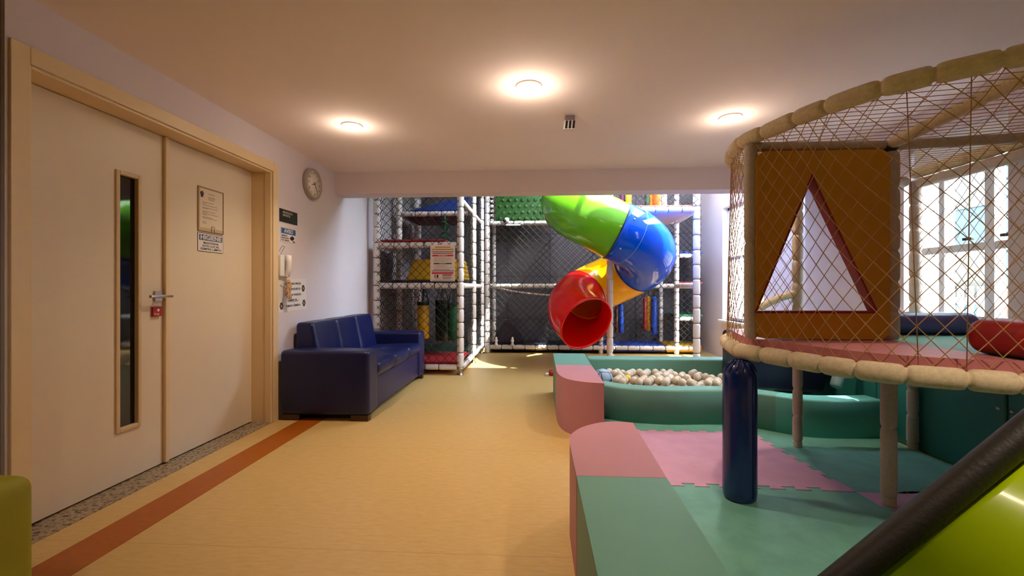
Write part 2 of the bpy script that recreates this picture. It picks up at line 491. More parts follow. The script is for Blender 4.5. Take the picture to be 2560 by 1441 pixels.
# ------------------------------------------------------------------ the room
XL = -2.218; XR = 2.78; XB = 3.0; ZC = 2.40; YB = 8.35; ZB = 3.7
b = MB(); b.box((-2.6, -3.0, -0.1), (3.3, YB + 0.2, 0.0)); struct(b.build('floor', M_floor))
b = MB(); b.box((-2.03, -3.0, 0.0), (-1.825, 8.3, 0.0015)); struct(b.build('trim_1', M_orange))
b = MB(); b.box((-2.42, 1.80, 0.0), (XL, 3.575, 0.003)); struct(b.build('trim_2', M_granite))
b = MB(); b.box((-2.6, -3.0, ZC), (3.03, 4.73, ZC + 0.15)); struct(b.build('ceiling', M_ceil))
b = MB(); b.box((-2.6, 4.73, 2.165), (3.3, 4.95, ZB)); struct(b.build('trim_3', M_beam))
b = MB()
for (x0, x1, y0, y1) in ((-2.6, 3.3, 4.73, 5.05), (-2.6, 3.3, 7.25, YB + 0.2), (-2.6, 0.4, 5.05, 7.25), (3.0, 3.3, 5.05, 7.25)): b.box((x0, y0, ZB), (x1, y1, ZB + 0.15))
struct(b.build('ceiling.001', M_ceil))
b = MB(); wall_cells(b, XL, 'X', -0.22, (1.715, YB), (0, ZB), [(1.80, 3.575, 0, 2.11)]); struct(b.build('wall_left', M_wall))
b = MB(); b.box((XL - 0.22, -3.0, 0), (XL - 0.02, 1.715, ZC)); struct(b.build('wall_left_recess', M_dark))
b = MB()   # unseen dark box behind the door, added to keep daylight from leaking in
b.box((-3.4, 1.5, -0.1), (-3.3, 3.9, 2.5)); b.box((-3.3, 1.5, -0.1), (XL - 0.22, 1.6, 2.5)); b.box((-3.3, 3.8, -0.1), (XL - 0.22, 3.9, 2.5))
b.box((-3.3, 1.6, 2.4), (XL - 0.22, 3.8, 2.5)); b.box((-3.3, 1.6, -0.1), (-2.6, 3.8, 0.0)); struct(b.build('wall_light_block', M_dark))
b = MB(); wall_cells(b, XR, 'X', 0.25, (-3.0, 4.73), (0, ZC), [(2.76, 3.50, 0.90, 2.20)]); struct(b.build('wall_right', M_wall))
b = MB(); wall_cells(b, XB, 'X', 0.25, (4.73, YB), (0, ZB), [(6.0, 7.3, 0.62, 2.42), (5.0, 7.8, 2.90, 3.60)]); struct(b.build('wall_right_back', M_wall))
b = MB(); b.box((-2.6, YB, 0), (3.3, YB + 0.2, ZB))
struct(b.build('wall_back', M_backw))
b = MB(); wall_cells(b, -3.0, 'Y', -0.2, (-2.6, 3.03), (0, ZC), []); struct(b.build('wall_front', M_wall))
# padded seams on the back wall
b = MB()
for x in (-0.55, 0.25, 1.05, 1.85): b.box((x - 0.006, YB - 0.012, 0.1), (x + 0.006, YB, 3.2))
for z in (0.55, 1.35, 2.15): b.box((-2.2, YB - 0.010, z - 0.004), (2.95, YB, z + 0.004))
struct(b.build('trim_4', mat('pad_seam', (70, 64, 70), 0.8)))

# ------------------------------------------------------------------ double door
door = bpy.data.objects.new('door_1', None); COL.objects.link(door); door.location = (XL, 2.69, 0); struct(door)
door['label'] = 'cream double door with narrow glazed slot in the left leaf'
def drel(o): return rel(o, door)
b = MB()   # casing on the wall face and deep lining
cw = 0.075
for (y0, y1, z0, z1) in ((1.727, 1.80, 0, 2.185), (3.575, 3.645, 0, 2.185), (1.80, 3.575, 2.11, 2.185)):
    b.box((XL, y0, z0), (XL + 0.012, y1, z1))
for (y0, y1, z0, z1) in ((1.80, 1.815, 0, 2.11), (3.56, 3.575, 0, 2.11), (1.815, 3.56, 2.095, 2.11)):
    b.box((XL - 0.055, y0, z0), (XL - 0.002, y1, z1))
for (y0, y1, z0, z1) in ((1.80, 1.812, 0, 2.11), (3.566, 3.575, 0, 2.11), (1.812, 3.566, 2.104, 2.11)):
    b.box((XL - 0.20, y0, z0), (XL - 0.055, y1, z1))
drel(bevel(b.build('door_frame', M_frame), 0.003, 2))
XD = -2.39
b = MB(); wall_cells(b, XD, 'X', -0.04, (1.813, 2.688), (0.012, 2.10), [(2.388, 2.506, 0.322, 1.785)])
leaf = drel(b.build('door_leaf', M_door))
b = MB(); b.box((XD - 0.03, 2.380, 0.31), (XD - 0.018, 2.514, 1.79)); g = b.build('glass_slot', M_glassd, leaf, label='dark narrow glass slot'); 
b = MB()
for (y0, y1, z0, z1) in ((2.366, 2.390, 0.298, 1.806), (2.504, 2.526, 0.298, 1.806), (2.390, 2.504, 0.298, 0.324), (2.390, 2.504, 1.782, 1.806)):
    b.box((XD - 0.018, y0, z0), (XD + 0.010, y1, z1))
bevel(b.build('glazing_bead', M_bead, leaf), 0.004, 2)
b = MB(); b.box((XD, 2.618, 1.045), (XD + 0.012, 2.672, 1.110))
b.rings([(XD + 0.01, 2.645, 1.078), (XD + 0.055, 2.645, 1.078)], 0.011, 10)
b.soft((XD + 0.045, 2.535, 1.070), (XD + 0.062, 2.700, 1.087), 0.005, n=2)
b.build('handle', M_steel, leaf, label='steel lever handle')
for c in leaf.children: c.location = c.location - door.location + Vector((0, 0, 0)); c.matrix_parent_inverse = Matrix.Identity(4)
b = MB(); b.box((XD - 0.04, 2.692, 0.012), (XD, 3.564, 2.10)); leaf2 = drel(b.build('door_leaf', M_door))
b = MB(); b.box((XD, 2.684, 0.012), (XD + 0.022, 2.716, 2.10)); st = bevel(b.build('astragal', M_frame, leaf2), 0.006, 3)
for c in leaf2.children: c.location = c.location - door.location
for c in leaf.children: c.location = -door.location
for c in leaf2.children: c.location = -door.location
leaf.location = Vector((0, 0, 0)); leaf2.location = Vector((0, 0, 0))
for o in door.children: o.location = -door.location
for l_ in (leaf, leaf2):
    for c in l_.children: c.location = (0, 0, 0)

# red lock tag
o = plaque('door_tag', 'small red square tag below the steel door handle', 'tag', LEFT, (XD, 2.632, 0.982), 0.062, 0.060, 0.014, M_red_tag)
b = MB(); b.lathe([(0.0001, 0.0145), (0.009, 0.0145), (0.009, 0.0150), (0.0001, 0.0150)], (0.004, 0.008, 0), 16)
b.box((-0.024, -0.018, 0.014), (-0.014, -0.010, 0.0148)); b.box((-0.008, -0.016, 0.014), (0.012, -0.013, 0.0148)); b.box((-0.006, -0.022, 0.014), (0.010, -0.020, 0.0148))
b.build('symbol', M_offwhite, o)
# document holder
o = plaque('document_holder', 'clear document pocket holding a typed sheet, on the right door leaf', 'sign holder', LEFT, (XD, 3.098, 1.695), 0.252, 0.318, 0.004, mat('acrylic', (196, 176, 146), 0.25))
flat('sheet', o, M_paper, (-0.108, -0.132), (0.116, 0.148), 0.004, 0.0055)
b = MB()
rr = random.Random(3)
for (z, x0, x1) in ((0.118, -0.03, 0.035), (0.096, -0.032, 0.04), (0.086, -0.03, 0.038), (0.076, -0.025, 0.03), (0.052, -0.085, 0.02), (0.044, -0.085, -0.05), (0.032, -0.085, 0.065), (0.014, -0.085, 0.068), (0.008, -0.085, -0.03), (-0.012, -0.085, 0.04), (-0.020, -0.085, -0.04), (-0.030, -0.085, 0.07), (-0.038, -0.085, -0.045), (-0.054, -0.085, 0.01), (-0.062, -0.085, 0.055), (-0.088, -0.085, -0.045), (-0.098, -0.085, -0.048)):
    b.box((x0, z - 0.0013, 0.0055), (x1, z + 0.0013, 0.0059))
b.build('printed_lines', M_grey, o)
b = MB(); b.lathe([(0.0001, 0.0056), (0.017, 0.0056), (0.017, 0.006), (0.0001, 0.006)], (-0.088, 0.112, 0), 10); b.box((-0.100, 0.085, 0.0055), (-0.078, 0.1, 0.006)); b.build('printed_crest', mat('crest_ink', (70, 66, 86), 0.7), o)
b = MB()
for (lo, hi) in (((-0.126, -0.159), (0.126, -0.153)), ((-0.126, 0.154), (0.126, 0.159)), ((-0.126, -0.159), (-0.120, 0.159)), ((0.121, -0.159), (0.126, 0.159)), ((0.002, -0.159), (0.005, -0.115)), ((0.030, -0.159), (0.033, -0.115)), ((0.002, -0.117), (0.033, -0.114))):
    b.box((lo[0], lo[1], 0.004), (hi[0], hi[1], 0.008))
b.build('pocket_edge', mat('acrylic_edge', (150, 118, 82), 0.3), o)
# hygiene sign
o = plaque('hygiene_sign', 'HIGIENE notice with slate blue header below the document pocket', 'sign', LEFT, (XD, 3.099, 1.459), 0.253, 0.135, 0.002, M_ink, 0.008)
flat('panel', o, M_offwhite, (-0.123, -0.064), (0.123, 0.064), 0.002, 0.0026)
flat('header', o, M_slate_sign, (-0.114, 0.014), (0.116, 0.056), 0.0026, 0.0031)
text('HIGIENE', 0.044, M_offwhite, o, loc=(0.001, 0.035, 0.0035), width=0.205, bold=0.0012)
for t_, z_, w_ in (('MANTENHA', -0.004, 0.150), ('ESTE LOCAL', -0.026, 0.165), ('SEMPRE LIMPO', -0.048, 0.205)):
    text(t_, 0.022, M_ink, o, loc=(0.002, z_, 0.0030), width=w_, bold=0.0002)

# wall signs
o = plaque('room_sign', 'black RECREAÇÃO INFANTIL room sign on the wall above the blue notice', 'sign', LEFT, (XL, 3.815, 1.765), 0.278, 0.112, 0.006, M_black)
text('RECREAÇÃO', 0.026, M_paper, o, loc=(-0.095, 0.030, 0.0064), align='LEFT', width=0.150)
text('INFANTIL', 0.026, M_paper, o, loc=(-0.095, 0.004, 0.0064), align='LEFT', width=0.115)
flat('rule', o, M_grey, (-0.120, 0.016), (-0.100, 0.018), 0.006, 0.0064); flat('rule', o, M_grey, (-0.120, -0.010), (-0.100, -0.008), 0.006, 0.0064)
flat('rule', o, M_grey, (0.070, -0.034), (0.120, -0.031), 0.006, 0.0064)
o = plaque('camera_notice', 'white AVISO camera notice with blue header under the black room sign', 'sign', LEFT, (XL, 3.815, 1.599), 0.256, 0.140, 0.002, M_offwhite)
flat('border', o, M_grey, (-0.121, -0.0635), (0.121, 0.0635), 0.002, 0.0023); flat('panel', o, M_offwhite, (-0.119, -0.0615), (0.119, 0.0615), 0.0023, 0.0026)
flat('header', o, M_blue_sign, (-0.114, 0.010), (0.114, 0.058), 0.0026, 0.003)
text('AVISO', 0.046, M_offwhite, o, loc=(0, 0.034, 0.0034), width=0.14, bold=0.001)
for t_, z_, w_ in (('AMBIENTE', -0.008, 0.092), ('MONITORADO', -0.028, 0.118), ('POR CÂMERAS', -0.048, 0.120)):
    text(t_, 0.019, M_ink, o, loc=(-0.112, z_, 0.003), align='LEFT', width=w_, bold=0.0003)
b = MB(); b.prism([(0.020, -0.018), (0.062, 0.002), (0.092, -0.014), (0.086, -0.028), (0.050, -0.042), (0.028, -0.034)], 0.0026, 0.0034)
b.prism([(0.062, -0.034), (0.072, -0.038), (0.086, -0.048), (0.100, -0.044), (0.100, -0.058), (0.092, -0.058), (0.074, -0.056)], 0.0026, 0.0034); b.build('camera_symbol', M_ink, o)
# paper poster
o = plaque('paper_poster', 'white FAVOR NÃO PINTAR paper poster on the wall above the sofa', 'poster', LEFT, (XL, 3.885, 1.068), 0.46, 0.290, 0.0012, M_offwhite)
o.matrix_world = Matrix.Translation((XL, 3.890, 1.068)) @ LEFT @ Matrix.Rotation(math.radians(1.5), 4, 'Z')
for t_, z_, w_ in (('FAVOR NÃO PINTAR', 0.100, 0.255), ('OS BRINQUEDOS', 0.052, 0.235), ('E NEM AS PAREDES.', 0.000, 0.265), ('LEMBRE-SE... :', -0.048, 0.185), ('TEMOS CÂMERA !', -0.098, 0.250)):
    text(t_, 0.026, M_inkblue, o, loc=(0.005, z_, 0.0017), width=w_, bold=0.0006)
flat('underline', o, M_inkblue, (-0.085, -0.064), (0.085, -0.0615), 0.0012, 0.0017)
for (x, z) in ((0.175, 0.055), (-0.185, -0.09), (0.185, -0.085)):
    b = MB()
    for k in range(6):
        a = k * PI / 3; b.lathe([(0.0001, 0.0013), (0.013, 0.0013), (0.013, 0.0017), (0.0001, 0.0017)], (x + 0.017 * math.cos(a), z + 0.022 * math.sin(a), 0), 8)
    b.build('printed_flower', mat('print_brown', (96, 74, 60), 0.8), o)

# clock
ck = thing('wall_clock', 'round grey wall clock with white face high on the left wall', 'clock', (XL, 4.20, 2.150))
b = MB(); b.lathe([(0.129, 0.030), (0.130, 0.042), (0.134, 0.049), (0.142, 0.050), (0.147, 0.046), (0.150, 0.038), (0.151, 0.0), (0.0001, 0.0)], (0, 0, 0), 64, 0, 'X'); b.build('rim', M_clock, ck)
b = MB(); b.lathe([(0.130, 0.026), (0.130, 0.039), (0.0001, 0.039)], (0, 0, 0), 48, 0, 'X'); face = b.build('face', M_clockface, ck)
for k in range(1, 13):
    a = PI / 2 - k * PI / 6
    t_ = text(str(k), 0.032, M_grey, face, name='numeral', loc=(0.0400, 0.104 * math.cos(a), 0.106 * math.sin(a)), bold=0.0004)
    t_.rotation_euler = LEFT.to_euler()
def hand(name, ang, ln, w, z, m):
    b = MB(); d = Vector((0, math.sin(ang), math.cos(ang))); p = Vector((0, d.z, -d.y))
    q = [-d * 0.018 - p * w, -d * 0.018 + p * w, d * ln + p * w * 0.6, d * ln - p * w * 0.6]
    vs = [(z, v.y, v.z) for v in q] + [(z + 0.0015, v.y, v.z) for v in q]
    b.add(vs, [(0, 1, 2, 3), (7, 6, 5, 4), (0, 4, 5, 1), (1, 5, 6, 2), (2, 6, 7, 3), (3, 7, 4, 0)]); b.build(name, m, ck)
hand('hour_hand', math.radians(252), 0.058, 0.004, 0.0415, M_ink); hand('minute_hand', math.radians(144), 0.092, 0.0032, 0.0435, M_ink); hand('second_hand', math.radians(50), 0.07, 0.001, 0.0455, M_grey)

# intercom
ic = thing('intercom', 'white wall intercom phone beside the door frame', 'intercom', (XL, 3.715, 1.33))
b = MB(); b.soft((0.0, -0.062, -0.10), (0.028, 0.0, 0.085), 0.008, n=2); b.build('base', M_white, ic)
b = MB()
pr = [(0.050, 0.085), (0.052, 0.03), (0.050, -0.02), (0.036, -0.085), (0.030, -0.098)]
b.rings([(x, 0.022, z) for x, z in pr], [0.022, 0.023, 0.023, 0.022, 0.016], 12); b.soft((0.024, 0.002, 0.055), (0.062, 0.044, 0.088), 0.008, n=2); b.soft((0.016, 0.002, -0.105), (0.05, 0.044, -0.07), 0.008, n=2)
b.build('handset', M_white, ic)
b = MB(); b.tube([(0.03, 0.025 + 0.012 * math.cos(k * 1.1), -0.10 - 0.006 * k) for k in range(10)] + [(0.02, -0.03, -0.15)], 0.003, 6); b.build('cord', M_white, ic)
b = MB(); b.tube(spline([(0.008, -0.04, 0.085), (0.012, 0.0, 0.135), (0.012, 0.02, 0.160), (0.010, -0.01, 0.165), (0.008, -0.05, 0.12)], 6), 0.0018, 6); b.build('wire', M_grey, ic)
b = MB()
b.soft((-0.006, -0.036, -0.085), (0.014, 0.012, 0.085), 0.02, (0.01, 0.004, 0.0), n=4, fn=lambda p: [p[0] + 0.006 * math.sin(p[2] * 60), p[1] * (1.15 - 3.2 * (p[2])) if p[2] > 0 else p[1] * 1.2 + 0.008 * math.sin(p[2] * 70), p[2]])
o = b.build('hanging_scarf', leopard_mat()); o.location = (XL + 0.047, 3.745, 1.120); tag(o, 'spotted brown cloth hanging under the intercom', 'cloth')

# ------------------------------------------------------------------ ceiling fittings
WARM = (1.0, 0.79, 0.59)
M_bulb = emit('bulb_glow', (255, 240, 205), 22.0)
def downlight(x, y, label, power, first=None, cone=130):
    if first is None:
        t = thing('downlight', label, 'ceiling light', (x, y, ZC), 'recessed ceiling downlights')
        b = MB(); b.lathe([(0.052, -0.001), (0.052, -0.007), (0.075, -0.009), (0.082, -0.004), (0.082, 0.0)], (0, 0, 0), 32); b.build('trim_ring', mat('lamp_ring', (236, 220, 196), 0.4), t)
        b = MB(); b.lathe([(0.052, -0.006), (0.047, -0.0035), (0.040, -0.002)], (0, 0, 0), 32); b.build('reflector', emit('reflector_glow', (255, 226, 160), 2.2), t)
        b = MB(); b.lathe([(0.040, -0.002), (0.036, -0.012), (0.022, -0.019), (0.0001, -0.021)], (0, 0, 0), 24); b.build('bulb', M_bulb, t)
    else:
        t = first.copy(); COL.objects.link(t); t.location = (x, y, ZC); t['label'] = label
        for c in first.children:
            d = c.copy(); COL.objects.link(d); d.parent = t
    l = bpy.data.lights.new('downlight_and_fill_spot', 'SPOT'); l.energy = power * 0.85; l.color = WARM; l.spot_size = math.radians(cone); l.spot_blend = 1.0; l.shadow_soft_size = 0.04
    o = bpy.data.objects.new('downlight_and_fill_spot', l); COL.objects.link(o); o.location = (x, y, ZC - 0.035)
    l = bpy.data.lights.new('downlight_fill', 'POINT'); l.energy = power * 0.042; l.color = WARM; l.shadow_soft_size = 0.04  # added fill below the fitting, brightens ceiling and beam
    o = bpy.data.objects.new('downlight_fill', l); COL.objects.link(o); o.location = (x, y, ZC - 0.13)
    return t
d0 = downlight(-1.441, 3.361, 'lit ceiling downlight above the blue sofa', 60)
downlight(-0.05, 2.765, 'lit ceiling downlight in the middle, nearest the camera', 88, d0, 96)
downlight(1.436, 3.354, 'lit ceiling downlight beside the round cage rim', 60, d0)
for (x, y, pw, cone) in ((-1.2, 0.2, 24, 162), (1.5, 0.55, 115, 112)):     # added fill spots out of view, without fittings, for doors and slide
    l = bpy.data.lights.new('downlight_and_fill_spot', 'SPOT'); l.energy = pw; l.color = WARM; l.spot_size = math.radians(cone); l.spot_blend = 1.0; l.shadow_soft_size = 0.05
    o = bpy.data.objects.new('downlight_and_fill_spot', l); COL.objects.link(o); o.location = (x, y, ZC - 0.035)
t = thing('ceiling_sensor', 'small grey louvred device hanging from the ceiling', 'ceiling sensor', (0.244, 3.264, ZC))
b = MB(); b.soft((-0.036, -0.02, -0.042), (0.036, 0.03, 0.0), 0.008, n=2); b.build('bracket', mat('bracket_grey', (120, 106, 108), 0.5), t)
b = MB(); sk = lambda p: [p[0] + 0.12 * (p[2] + 0.03), p[1] + 0.5 * (p[2] + 0.03), p[2]]
b.soft((-0.042, -0.015, -0.118), (0.042, 0.025, -0.036), 0.006, n=2, fn=sk); hd = b.build('head', M_white, t)
b = MB()
for x in (-0.022, 0.004, 0.030):
    vs = [sk(p) for p in ((x - 0.008, -0.0165, -0.112), (x + 0.008, -0.0165, -0.112), (x + 0.008, -0.0165, -0.042), (x - 0.008, -0.0165, -0.042), (x - 0.008, -0.012, -0.112), (x + 0.008, -0.012, -0.112), (x + 0.008, -0.012, -0.042), (x - 0.008, -0.012, -0.042))]
    b.add(vs, [(0, 1, 2, 3), (7, 6, 5, 4), (0, 4, 5, 1), (1, 5, 6, 2), (2, 6, 7, 3), (3, 7, 4, 0)])
b.build('louvre', M_black, hd)

# ------------------------------------------------------------------ sofa
so = thing('sofa', 'navy blue three seat leather sofa against the left wall', 'sofa', (-1.82, 4.56, 0))
def sp(b, name, m=M_sofa, par=None, **k):
    o = b.build(name, m, par or so, **k); o.location = (-so.location.x, -so.location.y, 0) if par is None else (0, 0, 0); return o
b = MB(); b.soft((-2.17, 3.84, 0.055), (-1.45, 5.30, 0.30), 0.02, n=4); sp(b, 'base')
for (y0, y1) in ((3.63, 3.86), (5.28, 5.50)):
    b = MB()
    b.soft((-2.19, y0, 0.05), (-1.415, y1, 0.595), 0.035, (0.0, 0.004, 0.006), n=6); sp(b, 'arm')
for k in range(3):
    y0 = 3.86 + k * 0.4735; y1 = y0 + 0.4735
    b = MB()
    b.soft((-2.02, y0 + 0.001, 0.24), (-1.41, y1 - 0.001, 0.445), 0.035, (0.012, 0.0, 0.018), n=8,
           fn=lambda p: [p[0] - 0.10 * max(0, (0.36 - p[2]) / 0.12) * max(0, (p[0] + 1.6) / 0.19), p[1], p[2] + 0.02 * max(0, (p[0] + 1.9) / 0.5)])
    sp(b, 'seat_cushion')
    b = MB()
    b.soft((-2.18, y0 + 0.001, 0.36), (-1.93, y1 - 0.001, 0.815), 0.035, (0.018, 0.0, 0.006), n=8,
           fn=lambda p: [p[0] - 0.20 * (p[2] - 0.36) * max(0.0, min(1.0, (p[0] + 2.18) / 0.25)), p[1], p[2]])
    sp(b, 'back_cushion')
b = MB(); b.soft((-1.60, 3.862, 0.05), (-1.44, 5.278, 0.34), 0.02, n=4); sp(b, 'front_rail')
for (x, y) in ((-1.50, 3.68), (-2.10, 3.68), (-1.50, 5.44), (-2.10, 5.44)):
    b = MB(); b.box((x - 0.075, y - 0.035, 0), (x + 0.075, y + 0.035, 0.05)); sp(b, 'foot', M_wood)

# ------------------------------------------------------------------ lime armchair at the lower left
ch = thing('armchair', 'lime green upholstered armchair at the left edge by the door', 'armchair', (-1.9, 1.05, 0))
def cp(b, name, m): o = b.build(name, m, ch); o.location = (1.9, -1.05, 0); return o
b = MB(); b.soft((-2.16, 0.62, 0.08), (-1.665, 1.38, 0.40), 0.05, n=4); cp(b, 'seat', M_lime_soft)
b = MB(); b.soft((-2.18, 1.20, 0.06), (-1.660, 1.38, 0.515), 0.045, (0, 0.006, 0.006), n=5); cp(b, 'arm', M_lime_soft)
b = MB(); b.soft((-2.18, 0.60, 0.06), (-1.660, 0.78, 0.515), 0.045, (0, 0.006, 0.006), n=5); cp(b, 'arm', M_lime_soft)
b = MB(); b.soft((-2.21, 0.60, 0.06), (-2.05, 1.38, 0.70), 0.05, n=5); cp(b, 'backrest', M_lime_soft)
b = MB(); b.tube(spline([(-1.668, 1.215, 0.07), (-1.664, 1.212, 0.42), (-1.70, 1.215, 0.505), (-2.05, 1.215, 0.512)], 6), 0.006, 6); cp(b, 'piping', M_limepipe)
for (x, y) in ((-1.73, 1.3), (-1.73, 0.7), (-2.12, 1.3), (-2.12, 0.7)):
    b = MB(); b.lathe([(0.0001, 0), (0.022, 0), (0.026, 0.075), (0.0001, 0.075)], (x, y, 0), 12); cp(b, 'leg', M_wood)

# ------------------------------------------------------------------ nets
def net_panel(b, o, u, v, w, h, pitch=0.085, r=0.0035, off=0.0):
    """flat diamond net: strands of both diagonals clipped to a w x h rectangle spanned by unit vectors u, v at corner o"""
    o = Vector(o); u = Vector(u); v = Vector(v); nrm = u.cross(v)
    st = pitch
    for sg in (1, -1):
        c = -h + off if sg == 1 else off
        lim = w if sg == 1 else w + h
        while c < lim:
            # line: x = c + t (sg=1)  or x = c - t, z = t
            if sg == 1: t0, t1 = max(0, -c), min(h, w - c)
            else: t0, t1 = max(0, c - w), min(h, c)
            if t1 - t0 > 0.01:
                p0 = o + u * (c + sg * t0) + v * t0; p1 = o + u * (c + sg * t1) + v * t1
                b.rings([p0, p1], r, 3, caps=False, smooth=False)
            c += st
X_, Y_, Z_ = (1, 0, 0), (0, 1, 0), (0, 0, 1)

FR = 0.043
def foam_part(par, name, path, r=FR, seg=0.185, seed=1, m=None, n=12, deep=0.72):
    b = MB(); b.foam(path, r, seg, n, True, 0.12, seed, deep)
    return b.build(name, m or [M_foamw, M_tie], par)

# ---- left climbing tower (front at y 5.67)
tw = thing('climbing_tower', 'white foam tube climbing tower with black nets behind the blue sofa', 'climbing frame', (0, 0, 0))
TX0, TX1 = -2.10, -0.99; TY = (5.67, 6.62, 7.60)
sd = 10
for y in TY:
    for x in (TX0, TX1):
        sd += 1
        foam_part(tw, 'post', [(x + (0.03 if x == TX1 and y > 6 else 0), y, 0.10 if (x == TX1) else 0.0), (x + (0.03 if x == TX1 and y > 6 else 0), y, 3.1)], FR + 0.002, 0.19, sd)
for (x, y) in ((TX1, TY[0]), (TX1 + 0.03, TY[1]), (TX1 + 0.03, TY[2])):
    b = MB(); b.lathe([(0.0001, 0), (0.042, 0), (0.042, 0.008), (0.02, 0.012), (0.02, 0.06), (0.033, 0.065), (0.033, 0.10), (0.02, 0.105), (0.02, 0.13)], (x, y, 0), 16); b.build('foot', M_steel, tw)
for z in (0.10, 1.16, 1.69):
    sd += 1
    foam_part(tw, 'rail', [(TX0 + 0.04, TY[0], z), (TX1 - 0.04, TY[0], z)], FR - 0.003 if z > 0.2 else FR - 0.006, 0.19, sd)
for (y, z) in ((TY[1], 2.26), (TY[2], 2.26), (TY[2], 1.16), (TY[1], 1.16), (TY[2], 0.10)):
    sd += 1; foam_part(tw, 'rail', [(TX0 + 0.04, y, z), (TX1, y, z)], FR - 0.005, 0.19, sd)
for (x, z, y0, y1) in ((TX1 + 0.015, 0.10, 5.71, 7.56), (TX1 + 0.015, 1.16, 5.71, 7.56), (TX1 + 0.015, 2.26, 5.71, 7.56), (TX0, 1.69, 5.71, 6.6), (TX0, 1.16, 5.71, 7.56), (TX0, 2.26, 6.62, 7.56), (TX0, 0.10, 5.71, 7.56)):
    sd += 1; foam_part(tw, 'rail', [(x, y0, z), (x, y1, z)], FR - 0.004, 0.19, sd)
def slab(par, name, lo, hi, m, r=0.012):
    b = MB(); b.soft(lo, hi, r, n=2); return b.build(name, m, par)
slab(tw, 'floor_mat', (TX0 + 0.05, 5.72, 0.125), (TX1 - 0.04, 6.62, 0.165), M_matred)
slab(tw, 'floor_mat', (TX0 + 0.05, 6.63, 0.125), (TX1 - 0.04, 7.58, 0.165), M_matdkgreen)
slab(tw, 'platform_mat', (TX0 + 0.05, 5.66, 1.205), (TX1 - 0.02, 6.62, 1.235), M_matnavy)
slab(tw, 'platform_mat', (TX0 + 0.05, 6.63, 1.205), (TX1 - 0.02, 7.58, 1.235), M_matnavy)
slab(tw, 'platform_mat', (TX0 + 0.05, 5.655, 1.735), (TX1 - 0.20, 6.60, 1.765), M_matred)
slab(tw, 'platform_mat', (TX0 + 0.05, 6.66, 2.215), (TX1 - 0.03, 7.58, 2.245), mat('mat_maroon', (92, 40, 48), 0.7))
b = MB()
vs = [(-1.98, 6.60, 2.30), (-1.05, 6.60, 2.30), (-1.05, 6.60, 2.53), (-1.98, 7.5, 2.30), (-1.05, 7.5, 2.30), (-1.05, 7.5, 2.53)]
b.add(vs, [(0, 1, 2), (5, 4, 3), (0, 3, 4, 1), (1, 4, 5, 2), (2, 5, 3, 0)]); bevel(b.build('roof_wedge', M_matblue, tw), 0.01)
b = MB(); net_panel(b, (TX0, 5.63, 0.14), X_, Z_, TX1 - TX0, 2.9, 0.110, 0.0036); b.build('front_net', M_net, tw)
b = MB(); net_panel(b, (TX1 + 0.03, 5.70, 0.14), Y_, Z_, 1.9, 2.9, 0.110, 0.0036); b.build('side_net', M_net, tw)
b = MB(); net_panel(b, (TX0 - 0.03, 5.70, 0.05), Y_, Z_, 1.9, 3.0, 0.085, 0.0038); b.build('side_net', M_net, tw)
b = MB(); net_panel(b, (TX0, 7.64, 0.14), X_, Z_, TX1 - TX0, 2.9, 0.10, 0.0036); b.build('back_net', M_net, tw)
# rules board tied to the tower
o = plaque('rules_board', 'playground rules board with red and green bars hanging on the tower net', 'sign', FRONT, (-1.208, 5.595, 1.450), 0.318, 0.468, 0.003, mat('board_pink', (226, 196, 184), 0.6))
def bars(name, m, L):
    b = MB()
    for (x0, x1, z0, z1) in L: b.box((x0, z0, 0.003), (x1, z1, 0.0036))
    b.build(name, m, o)
bars('title_line', M_goldink, [(-0.10, 0.10, 0.196, 0.212), (-0.14, 0.14, 0.166, 0.184)])
bars('text_line', M_ink, [(-0.14, 0.145, 0.142, 0.150), (-0.13, 0.13, 0.122, 0.131), (-0.115, 0.09, -0.085, -0.080), (-0.14, 0.145, -0.103, -0.095), (0.0, 0.12, -0.160, -0.148), (-0.01, 0.11, -0.180, -0.174), (0.0, 0.13, -0.193, -0.188), (0.0, 0.1, -0.206, -0.201), (-0.14, 0.14, -0.226, -0.221)])
bars('red_bar', M_redink, [(-0.132, 0.138, 0.086, 0.108), (-0.14, 0.138, -0.140, -0.116)])
bars('green_bar', M_greenink, [(-0.115, 0.118, -0.014, 0.002)])
bars('text_block', mat('print_grey', (150, 130, 122), 0.8), [(-0.12, 0.13, 0.068, 0.071), (-0.12, 0.10, 0.058, 0.061), (-0.12, 0.12, 0.048, 0.051), (-0.12, 0.13, 0.036, 0.039), (-0.12, 0.07, 0.025, 0.028), (-0.12, 0.13, 0.016, 0.019), (-0.09, 0.06, -0.026, -0.023), (-0.09, 0.08, -0.036, -0.033), (-0.09, 0.04, -0.046, -0.043), (-0.09, 0.07, -0.056, -0.053), (-0.114, 0.117, -0.066, -0.063), (-0.114, -0.111, -0.066, -0.014), (0.114, 0.117, -0.066, -0.014), (-0.10, -0.02, -0.204, -0.198)])
bars('logo', M_ink, [(-0.105, -0.095, -0.186, -0.152), (-0.105, -0.055, -0.156, -0.150), (-0.105, -0.055, -0.188, -0.182), (-0.075, -0.055, -0.186, -0.152)])
text('PROIBIDO', 0.018, M_offwhite, o, loc=(0.0, 0.097, 0.0040), width=0.115); text('PERMITIDO', 0.014, M_offwhite, o, loc=(0.0, -0.006, 0.0040), width=0.085)
